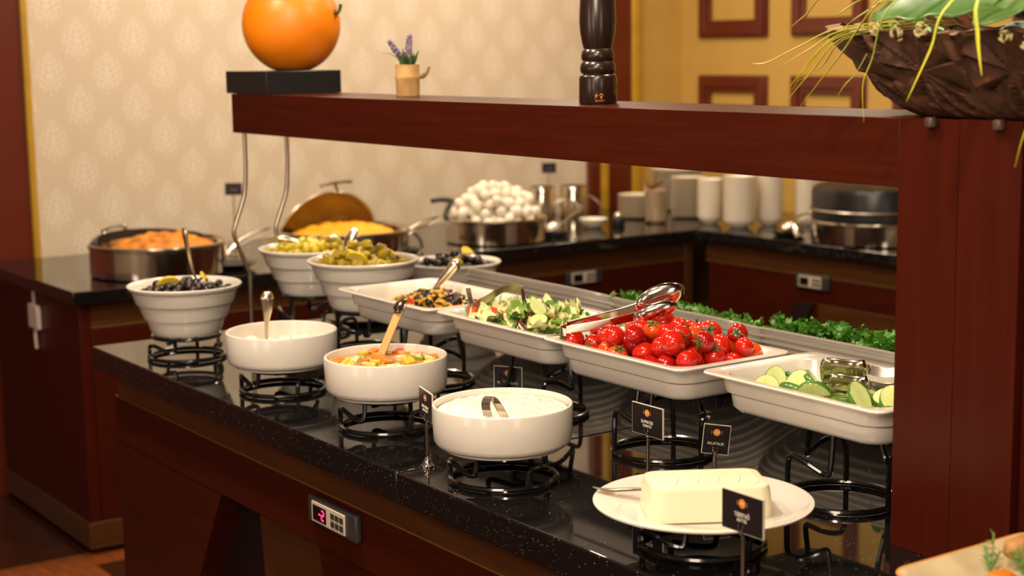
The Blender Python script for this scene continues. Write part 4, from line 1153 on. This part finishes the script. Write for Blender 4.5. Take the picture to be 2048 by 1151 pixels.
# foliage of the planter: big succulent leaves, small buds, long grass blades
def big_leaf(p0, d_, L, W, droop, seed, name='broad_leaf', m='big_leaf', rl_=0):
    b = MB(); d_ = Vector(d_).normalized(); s_ = d_.cross(Vector((0,0,1))).normalized(); s_ = s_*cos(rl_)+Vector((0,0,1))*sin(rl_); vs = []; fs = []; nx, ny = 8, 12
    for j in range(ny+1):
        v = j/ny; wd = W*sin(pi*min(.985, .05+v*.95))**.55
        c = Vector(p0)+d_*L*v+Vector((0,0,-droop*L*v*v+.15*L*v*(1-v)))
        for i in range(nx+1):
            u = i/nx*2-1; vs.append(c+s_*u*wd+Vector((0,0,.18*wd*u*u-.004*cos(v*20)*abs(u))))
    for j in range(ny):
        for i in range(nx): k = j*(nx+1)+i; fs.append((k,k+1,k+nx+2,k+nx+1))
    o = b.add(vs, fs).build(name, m, pl, ang=180); sd = o.modifiers.new('s','SOLIDIFY'); sd.thickness = .002; return o
big_leaf((-.215,.06,.168), (-.22,1,-.02), .21, .034, .05, 1, rl_=.95)
big_leaf((-.19,-.13,.172), (-.2,1,-.03), .20, .042, .04, 11, rl_=.9)
big_leaf((-.20,-.22,.160), (-.25,.95,-.05), .17, .045, .05, 12, rl_=.8)
big_leaf((-.15,.02,.195), (-.2,1,.0), .18, .040, .03, 13, rl_=.7)
big_leaf((-.10,.13,.172), (-.50,.85,.10), .20, .050, .05, 2)
big_leaf((-.08,-.02,.160), (-.93,.20,.0), .23, .080, .10, 3)
big_leaf((-.10,-.10,.150), (-.95,-.10,0), .19, .085, .12, 4)
big_leaf((-.06,.02,.185), (-.80,.30,.18), .20, .065, .05, 5)
big_leaf((-.05,-.18,.180), (-.8,-.35,.12), .19, .07, .08, 6)
big_leaf((.05,.20,.16), (-.3,.9,.5), .18, .05, .2, 7)
big_leaf((.05,.0,.17), (-.3,.4,.9), .16, .05, .2, 8)
tag(mound(.19, .42, .050, 14, 50, .4, 22, 4, 2.5, .095).build('moss', 'leaf_green', pl), kind='stuff')
R = random.Random(8)
fn = MB()
for k in range(130):
    a = R.uniform(0, 6.28); x, y = .225*cos(a)*R.uniform(.75,1.06), .47*sin(a)*R.uniform(.7,1.02); z = .128+R.uniform(-.004,.022)
    u = Vector((cos(a)+R.uniform(-.6,.6), sin(a)+R.uniform(-.6,.6), R.uniform(-.2,.8))).normalized(); s_ = u.cross(Vector((0,0,1))).normalized(); L = R.uniform(.02,.045)
    P0 = Vector((x,y,z)); fn.add([P0, P0+u*L*.5+s_*.006, P0+u*L, P0+u*L*.5-s_*.006], [(0,1,2,3)])
fn.build('small_foliage', 'parsley', pl)
for cxy in ((-.262,.255,.137),(-.272,.205,.128),(-.277,.155,.130),(-.285,.0,.120),(-.283,-.035,.112)):
    bu = MB()
    for k in range(11):
        a = R.uniform(0,6.28); q = R.uniform(.002,.012)
        bu.ball((cxy[0]+R.uniform(-.006,.006), cxy[1]+cos(a)*q, cxy[2]+sin(a)*q), .0026, 6, 5, (.6,.7,2.0), Matrix.Rotation(a, 3, 'X'))
    bu.build('pale_bud_cluster', 'small_bud', pl)
def blade(p, wd=.0042):
    pts = [Vector(q)-PO for q in p]
    b = MB(); n = len(p); b.tube(pts, [wd*.7]+[wd]*(n-2)+[wd*.15], 6, smooth=6, flat=.35); return b.build('grass_blade', 'grass_blade', pl)
# blades arching over the rim towards the room
for p, wd in (([(1.93,1.60,1.785),(1.85,1.745,1.776),(1.84,1.834,1.747),(1.84,1.905,1.722),(1.84,1.944,1.719)], .0026),
    ([(1.93,1.60,1.780),(1.85,1.740,1.772),(1.84,1.812,1.742),(1.84,1.885,1.711)], .0030),
    ([(1.93,1.60,1.775),(1.85,1.737,1.763),(1.84,1.811,1.703),(1.84,1.882,1.642)], .0028),
    ([(1.93,1.60,1.780),(1.85,1.743,1.769),(1.84,1.822,1.711),(1.84,1.867,1.672)], .0026),
    ([(1.93,1.60,1.785),(1.85,1.727,1.768),(1.84,1.801,1.733),(1.84,1.850,1.677)], .0026),
    ([(1.93,1.58,1.78),(1.85,1.73,1.762),(1.845,1.79,1.715),(1.845,1.845,1.690)], .0022),
    ([(1.90,1.54,1.85),(1.83,1.640,1.822),(1.82,1.728,1.732),(1.815,1.809,1.650)], .0032),
    ([(1.85,1.700,1.735),(1.84,1.713,1.705),(1.84,1.736,1.686),(1.84,1.753,1.666)], .0020),
    ([(1.90,1.50,1.87),(1.80,1.600,1.812),(1.795,1.640,1.725),(1.79,1.652,1.688),(1.79,1.649,1.632)], .0036),
    ([(1.90,1.42,1.89),(1.79,1.490,1.806),(1.775,1.513,1.739),(1.77,1.550,1.666)], .0044),
    ([(1.88,1.42,1.90),(1.79,1.440,1.815),(1.77,1.427,1.759),(1.765,1.414,1.704)], .0036),
    ([(1.85,1.22,1.80),(1.77,1.29,1.72),(1.75,1.325,1.640),(1.75,1.343,1.583)], .0032),
    ([(1.95,1.58,1.86),(1.87,1.78,1.835),(1.86,1.844,1.795),(1.86,1.880,1.775)], .0026),
    ([(1.95,1.55,1.86),(1.87,1.70,1.825),(1.86,1.757,1.802),(1.86,1.778,1.791)], .0030),
    ([(1.95,1.55,1.85),(1.87,1.66,1.82),(1.86,1.72,1.795),(1.86,1.75,1.780)], .0030),
    ([(1.95,1.50,1.86),(1.85,1.62,1.84),(1.84,1.67,1.815),(1.84,1.70,1.790)], .0028)):
    blade(p, wd)

# ================================================================== NEAR RIGHT PLATE
np_ = thing('square_plate', 'square cream plate with an orange edge, near lower right corner', 'plate', (1.70,1.225,ZC+.085))
MB().rings([rrect(.10,.10,.02,0,6), rrect(.105,.105,.02,.003,6), rrect(.145,.145,.03,.016,6), rrect(.148,.148,.03,.019,6), rrect(.145,.145,.03,.021,6), rrect(.125,.125,.03,.014,6), rrect(.10,.10,.03,.007,6)]).build('body', 'plate_rim', np_)
MB().tube(rrect(.147,.147,.03,.019,6), .0028, 6, closed=True).build('orange_edge', 'orange_rim', np_)
stand(.0845, (1.70,1.225), 1.0, 'black wire stand under the square cream plate at the lower right')
PZ = ZC+.085+.008
tag(MB().ball((0,0,0), 1, 16, 10, (1,.75,.55), nz=.1).build('carrot_piece', 'carrot', loc=(1.635,1.255,PZ+.014)), 'bright orange carrot piece on the square plate', 'carrot').scale = (.026,.026,.026)
g_ = MB()
for k in range(5): g_.ball((k*.018-.03, R.uniform(-.006,.006), R.uniform(0,.006)), .021, 14, 9, (1.1,.9,.75), nz=.35, nf=2, seed=k)
tag(g_.build('pastry', 'ginger', loc=(1.765,1.300,PZ+.022), ang=90), 'brown knobbly pastry at the back of the square plate', 'pastry')
for (x, y, r_, lab) in ((1.675,1.305,.5,'upright green dill sprig on the square plate'), (1.695,1.255,1.6,'flat green dill sprig beside the pastry')):
    b = MB(); R2 = random.Random(int(x*1000))
    for q in range(4):
        a = r_+R2.uniform(-.6,.6); u = Vector((cos(a)*.5, sin(a)*.5, R2.uniform(.3,.8))).normalized(); L = R2.uniform(.04,.06)
        b.tube([Vector((0,0,0)), u*L*.5+Vector((.002,0,.002)), u*L], .0012, 5, smooth=3)
        for k in range(12):
            p = u*L*(.2+.8*k/12); v = Vector((R2.uniform(-1,1), R2.uniform(-1,1), R2.uniform(-.3,1))).normalized()
            b.tube([p, p+v*.010], [.0011,.0005], 4)
    tag(b.build('dill_sprig', 'parsley_stem', loc=(x, y, PZ+.002)), lab, 'herb')
tag(mound(.075, .05, .012, 12, 32, .3, 40, 2, 2, 0, 3).build('ham_slice', 'ham', loc=(1.735,1.190,PZ)), 'pink slice of cold meat on the square plate', 'meat')
# wicker basket edge at the right border
wk = thing('wicker_basket', 'brown wicker basket edge at the right border of the view', 'basket', (1.83,1.255,ZC+.0005))
for q in range(9):
    pts = []; 
    for k in range(48):
        a = 2*pi*k/48; rr = .075+.055*(q/8)**1.5+.004*sin(a*12+q*pi); pts.append((rr*cos(a), rr*sin(a), .170+q*.0115))
    MB().tube(pts, .0065, 6, closed=True).build('woven_strand', 'wicker', wk)
MB().lathe([(.06,0),(.062,.01),(.02,.03),(.018,.15),(.07,.165),(.07,.168)], 24).build('foot', 'wicker', wk)
wk.location = (1.925-.045, 1.20, ZC+.0005)

# ================================================================== BACK COUNTER WARES
def chafer(label, c, r, h, lidlabel=None):
    t = thing('chafing_dish', label, 'chafing dish', (c[0], c[1], ZC+.0005))
    MB().lathe([(r-.012,0),(r,.006),(r,h-.012),(r+.006,h-.008),(r+.006,h-.003),(r-.004,h),(r-.03,h-.002),(r-.034,h-.03),(r-.05,h-.035)], 64).build('body', 'steel_pan', t)
    MB().tube([((r-.002)*cos(2*pi*k/60), (r-.002)*sin(2*pi*k/60), h+.001) for k in range(60)], .005, 8, closed=True).build('rim', 'steel', t)
    return t
C1 = (2.207,5.47); h1_ = .113
t = chafer('round steel chafing dish of fried potatoes at the left end of the rear counter', C1, .248, h1_)
# lid opened backwards: seen as a dark arc with its handle
def lid(t, r, h, ang, m_out, m_in, hinge_y, z, hl=True, yaw_=0, dome=.6):
    b = MB(); loops = []
    for i in range(12):
        th = pi/2*(1-i/11); rr = max(.01, sin(th)); loops.append([(r*rr*cos(2*pi*k/56), r*rr*sin(2*pi*k/56)+r, r*dome*cos(th)) for k in range(56)])
    b.rings(loops, cap0=False)
    M_ = Matrix.Rotation(yaw_, 4, 'Z') @ Matrix.Translation((0, hinge_y, z)) @ Matrix.Rotation(ang, 4, 'X') @ Matrix.Rotation(pi, 4, 'Z')
    b.xf(M_); o = b.build('lid', m_out, t, ang=80); o.data.materials.append(MAT[m_in])
    sd = o.modifiers.new('s','SOLIDIFY'); sd.thickness = .004; sd.material_offset = 0
    if hl:
        hp = [M_ @ Vector(p) for p in ((-.06, 2*r-.02, .03), (-.05, 2*r+.02, .05), (.05, 2*r+.02, .05), (.06, 2*r-.02, .03))]
        MB().tube(hp, .008, 8, smooth=4).build('lid_handle', 'steel', o)
    return o
b = MB()
for (rr, z0_, z1_) in ((.240, h1_+.002, h1_+.020), (.228, h1_+.004, h1_+.028)):
    pr = []
    for k in range(31):
        a = radians(20+k*140/30+(10 if rr < .235 else 0)); q = sin(pi*k/30)**.5
        pr.append([(rr*cos(a), rr*sin(a), h1_), (rr*cos(a), rr*sin(a), h1_+.002+(z1_-h1_)*q), ((rr-.012)*cos(a), (rr-.012)*sin(a), h1_+.004+(z1_-h1_)*q), ((rr-.012)*cos(a), (rr-.012)*sin(a), h1_)])
    b.rings(pr)
lo = b.build('rolled_back_lid', 'plinth_black', t)
MB().tube([(-.13,.20,h1_+.020),(-.12,.215,h1_+.038),(-.04,.24,h1_+.044),(-.03,.235,h1_+.026)], .008, 8, smooth=4).build('lid_handle', 'chrome', lo)
tag(mound(.185,.185,.042, 26, 60, .5, 32, 8, 2.2).build('fried_potatoes', 'fries', loc=(C1[0]+.02, C1[1], ZC+h1_-.012), ang=60), 'heap of orange fried potatoes in the left chafing dish', 'potatoes', kind='stuff')
C2 = (2.985,5.48); h2_ = .10
t = chafer('round steel chafing dish of scrambled eggs with its domed lid raised', C2, .262, h2_)
# raised dome lid of this dish
b = MB(); loops = []; rl = .222
for i in range(16):
    th = pi/2*(1-i/15); rr = max(.01, sin(th))
    loops.append([(rl*rr*cos(2*pi*k/64), rl*rr*sin(2*pi*k/64), rl*.34*cos(th)) for k in range(64)])
b.rings(loops, cap0=False)
M_ = Matrix.Translation((-.015,.11,h2_-.068)) @ Matrix.Rotation(radians(6), 4, 'Y') @ Matrix.Rotation(radians(-74), 4, 'X')
b.xf(M_); o = b.build('domed_lid', 'gold_lid', t, ang=80); sd = o.modifiers.new('s','SOLIDIFY'); sd.thickness = .004
MB().tube([M_ @ Vector((rl*cos(2*pi*k/60), rl*sin(2*pi*k/60), 0)) for k in range(60)], .005, 8, closed=True).build('lid_rim', 'steel_soft', t)
tp = M_ @ Vector((0, -rl, 0))
MB().tube([tp+Vector((-.085,-.02,.030)), tp+Vector((-.03,-.01,.038)), tp+Vector((.03,0,.040)), tp+Vector((.07,.01,.038))], .007, 8, smooth=3).build('lid_handle', 'steel', t)
MB().tube([tp, tp+Vector((-.01,0,.036))], .006, 8).build('handle_post', 'steel', t)
MB().tube([(.262,-.05,.09),(.278,-.07,.075),(.30,-.09,.045),(.305,-.10,.008)], .006, 8, smooth=4).build('curved_leg', 'plastic_black', t)
tag(mound(.20,.20,.034, 26, 60, .45, 32, 18, 2.2).build('scrambled_eggs', 'scramble', loc=(C2[0]+.0, C2[1], ZC+h2_-.010), ang=60), 'heap of yellow scrambled eggs in the second chafing dish', 'eggs', kind='stuff')
C3 = (3.70,5.455); h3_ = .098
t = chafer('round steel chafing dish heaped with boiled eggs', C3, .212, h3_)
MB().tube([(-.20,.06,.098),(-.205,.07,.115),(-.15,.12,.155),(-.12,.15,.165),(-.17,.16,.172),(-.215,.16,.170)], .011, 8, smooth=4).build('black_hinge_arm', 'plastic_black', t)
EG = MB().ball((0,0,0), 1, 16, 12, (1,1,1.25)).mesh('egg', 'egg', ang=90)
R = random.Random(77)
for (x, y, z, r) in pack(190, .0230, lambda x,y,z,r: z < .232 and sqrt(x*x+y*y) < .188*sqrt(max(0, 1-(max(0, z-.085)/.165)**2))-r*.55, .070, 30, .17, .17, .05, heap=.02, seed=6):
    o = put('boiled_egg', EG, (C3[0]+x, C3[1]+y, ZC+z), (R.uniform(0,3), R.uniform(0,3), R.uniform(0,6))); o.scale = (r*.95,)*3
    tag(o, 'white boiled egg in the big heap on the rear counter', 'egg', 'boiled eggs in the steel pan')
tag(MB().lathe([(.18,.02),(.186,.066),(.001,.068)], 40).build('egg_tray', 'steel_pan', loc=(C3[0], C3[1], ZC+.001)), 'steel tray that carries the heap of boiled eggs', 'tray')
C4 = (4.87,4.41); h4_ = .088
t = chafer('round steel chafing dish behind the pillar with a black dome lid raised', C4, .262, h4_)
MB().lathe([(.252,.09),(.262,.095),(.262,.205),(.255,.225),(.20,.245),(.01,.250)], 56).build('black_lid', 'plinth_black', t)
MB().tube([(-.264*cos(a/20-.0)*1, .264*sin(a/20), .135) for a in range(-26, 27)], .006, 6).build('lid_band', 'steel_soft', t)
# utensil rests with tongs and ladles
def rest(label, xy, r=.07):
    return tag(MB().lathe([(.03,0),(.06,.004),(r,.018),(r+.004,.022),(r-.002,.022),(.05,.010),(.03,.008)], 36).build('utensil_rest', 'plinth_black', loc=(xy[0], xy[1], ZC+.0006)), label, 'dish')
rest('black utensil rest beside the fried potatoes', (2.47,5.40), .085)
rest('black utensil rest beside the scrambled eggs', (3.17,5.33), .07)
rest('black utensil rest beside the boiled eggs', (3.98,5.42), .06)
rest('black utensil rest between the white stacks and the rear right chafing dish', (4.74,4.78), .07)
def tongs2(label, p0, p1, w_=.012, m='steel'):
    a, c = Vector(p0), Vector(p1); t = thing('serving_tongs', label, 'tongs', p0)
    for s_, zz in ((-1,0), (1,.016)):
        q = [a-a, (c-a)*.35+Vector((0,0,zz+.01)), (c-a)*.7+Vector((0,0,zz*1.4)), (c-a)]
        MB().tube(q, [w_*2.0, w_*1.2, w_*.9, w_*.8], 8, smooth=4, flat=.35).build('arm', m, t)
    return t
tongs2('steel tongs on the rest beside the fried potatoes', (2.42,5.40,ZC+.045), (2.66,5.46,ZC+.135))
tongs2('steel tongs on the rest beside the scrambled eggs', (3.12,5.33,ZC+.045), (3.40,5.42,ZC+.125), .014)
spoon('serving_spoon', 'large steel spoon on the rest beside the boiled eggs', [(4.20,5.50,1.062),(4.16,5.48,1.050),(4.08,5.45,1.018),(4.02,5.43,.995)], [.007,.009,.007,.006], bowl=(3.965,5.415,.992), bowl_r=.036, m='steel')
spoon('serving_ladle', 'pale round ladle lying on the rest of the rear right counter', [(4.90,4.74,1.085),(4.87,4.76,1.06),(4.82,4.77,1.015),(4.785,4.785,.995)], [.006,.007,.006,.006], bowl=(4.745,4.79,.99), bowl_r=.036, m='steel', cat='ladle')
spoon('serving_spoon', 'steel spoon handle hanging off the rim of the rear right chafing dish', [(4.80,4.72,1.045),(4.70,4.70,1.035),(4.655,4.66,1.010),(4.64,4.62,.965)], [.006,.010,.014,.012], m='steel')
# canisters, little bowls, plates
def canister(label, xy, r, h, m='steel_pan'):
    return tag(MB().lathe([(r-.004,0),(r,.003),(r,h-.004),(r-.002,h),(r-.005,h),(r-.006,.01),(r-.02,.008)], 40).build('steel_canister', m, loc=(xy[0], xy[1], ZC+.0006)), label, 'canister')
canister('left of the two tall steel canisters behind the boiled eggs', (4.36,6.03), .062, .150)
canister('right of the two tall steel canisters behind the boiled eggs', (4.50,5.97), .068, .150)
t = thing('egg_cup_bowl', 'small white bowl on the rear counter right of the egg spoon', 'bowl', (4.30,5.56,ZC+.0006))
MB().lathe([(.03,0),(.035,.003),(.055,.022),(.064,.038),(.065,.041),(.061,.040),(.05,.022),(.03,.007)], 40).build('body', 'china_far', t)
t = thing('salt_shaker', 'small steel-topped shaker next to the little white bowl', 'shaker', (4.435,5.55,ZC+.0006))
MB().lathe([(.028,0),(.030,.003),(.028,.030),(.026,.032)], 24).build('body', 'plinth_black', t); MB().ball((0,0,.042), .020, 16, 10).build('cap', 'chrome', t)
PLM = MB().lathe([(.045,0),(.048,.001),(.070,.005),(.082,.0095),(.084,.0112),(.080,.0115),(.070,.0075),(.045,.003)], 40).mesh('plate', 'china_far')
PLL = MB().lathe([(.075,0),(.078,.002),(.118,.010),(.128,.0135),(.129,.0155),(.126,.0155),(.118,.011),(.075,.004)], 44).mesh('plate', 'china_far')
CUP = MB().lathe([(.030,0),(.033,.003),(.052,.018),(.060,.032),(.0615,.040),(.0585,.040),(.05,.022),(.03,.006)], 32).mesh('bowl', 'china_far')
def stack(mesh, name, n, dz, xy, label, group, cat, s=1):
    for k in range(n):
        o = put(name, mesh, (xy[0], xy[1], ZC+.0006+k*dz), (0,0,0)); o.scale = (s,s,1)
        if k == n-1: tag(o, 'topmost piece of the '+group+', '+label.split(' in ')[0].split(' behind ')[0], cat, group)
        elif k == 0: tag(o, 'bottom piece of the '+group+', standing on the worktop', cat, group)
        else: tag(o, label, cat, group)
stack(PLM, 'small_plate', 10, .0112, (4.70,5.75), 'small white plate in the low stack left of the glass jar', 'low stack of small plates', 'plate', 1.0)
stack(PLL, 'large_plate', 18, .0110, (5.10,5.92), 'large white plate in the tall stack behind the glass jar', 'tall stack of large plates', 'plate', 1.0)
stack(PLM, 'small_plate', 17, .0112, (4.90,5.60), 'small white plate in the stack just right of the glass jar', 'stack of plates right of the jar', 'plate', 1.0)
for (x, y, n_, lab, grp) in ((4.80,5.34,13,'white bowl in the first bowl stack right of the plates','first bowl stack'), (4.79,5.135,15,'white bowl in the nearest and widest bowl stack','second bowl stack'),
      (4.95,5.11,15,'white bowl in the third bowl stack from the left','third bowl stack'), (5.08,5.00,15,'white bowl in the fourth bowl stack from the left','fourth bowl stack'), (5.18,4.90,14,'white bowl in the rightmost bowl stack beside the black lid','rightmost bowl stack')):
    stack(CUP, 'soup_bowl', n_, .0135, (x, y), lab, grp, 'bowl', 1.18 if '5.135' in str(y) else .95)
t = thing('glass_jar', 'tall glass jar half filled with pale grains, a spoon on top', 'jar', (4.64,5.53,ZC+.0006))
MB().lathe([(.048,0),(.052,.004),(.052,.165),(.062,.19),(.060,.19),(.049,.165),(.048,.008)], 36).build('glass_body', 'glass', t)
MB().lathe([(.040,.010),(.0455,.012),(.0455,.150),(.01,.155)], 30).build('filling', 'jar_content', t)
MB().tube([(-.03,0,.158),(0,0,.172),(.03,.0,.178),(.045,0,.184)], [.02,.014,.007,.011], 8, smooth=4, flat=.5).build('scoop', 'frame_red', t)
# curved clear tubes (cake stand handles) near the corner
for (x, y, k) in ((4.42,5.80,0), (4.62,5.92,1)):
    tag(MB().tube([(0,0,0),(.0,0,.05),(-.03,.03,.09),(-.07,.05,.10),(-.10,.07,.085)], .005, 8, smooth=4).build('bent_wire', 'steel_soft', loc=(x,y,ZC+.003)), ('left' if k == 0 else 'right')+' thin bent steel wire behind the small white bowl', 'wire')
# signs at the back
for (x, y, z, lab) in ((2.640,5.74,1.195,'small black menu sign on a tall pole behind the left steel rod'), (4.376,6.0,1.17,'small black menu sign above the two steel canisters')):
    t = thing('menu_sign', lab, 'sign', (x, y, ZC))
    MB().lathe([(.03,0),(.03,.003),(.004,.006),(.003,.02),(.003,z-ZC)], 16, c=(0,0,.0005)).build('pole', 'steel_soft', t)
    o = MB().box(-.034,.034,-.0012,.0012,0,.048).build('card', 'card_black', t); o.location = (0,-.004,z-ZC-.004); o.rotation_euler = (0,0,-.6)
    me = text_mesh('MENU' if False else '- - -', .016, 'print_white'); q = put('lettering', me, (0,-.0016,.022), (pi/2,0,0), o)
# wall socket on the end of the rear cabinet
t = thing('wall_socket', 'white socket box on the left end panel of the rear cabinet', 'socket', (1.819,5.70,.80), -pi/2)
MB().box(-.05,.05,-.018,0,-.045,.045).build('box', 'socket_white', t, bevel=.004)
MB().tube([(0,-.008,.046),(.0,-.010,.08),(.0,-.008,.10)], .006, 8).build('conduit', 'socket_white', t)
MB().tube([(0,-.008,-.046),(.0,-.010,-.08),(.0,-.008,-.12)], .006, 8).build('cable', 'socket_white', t)
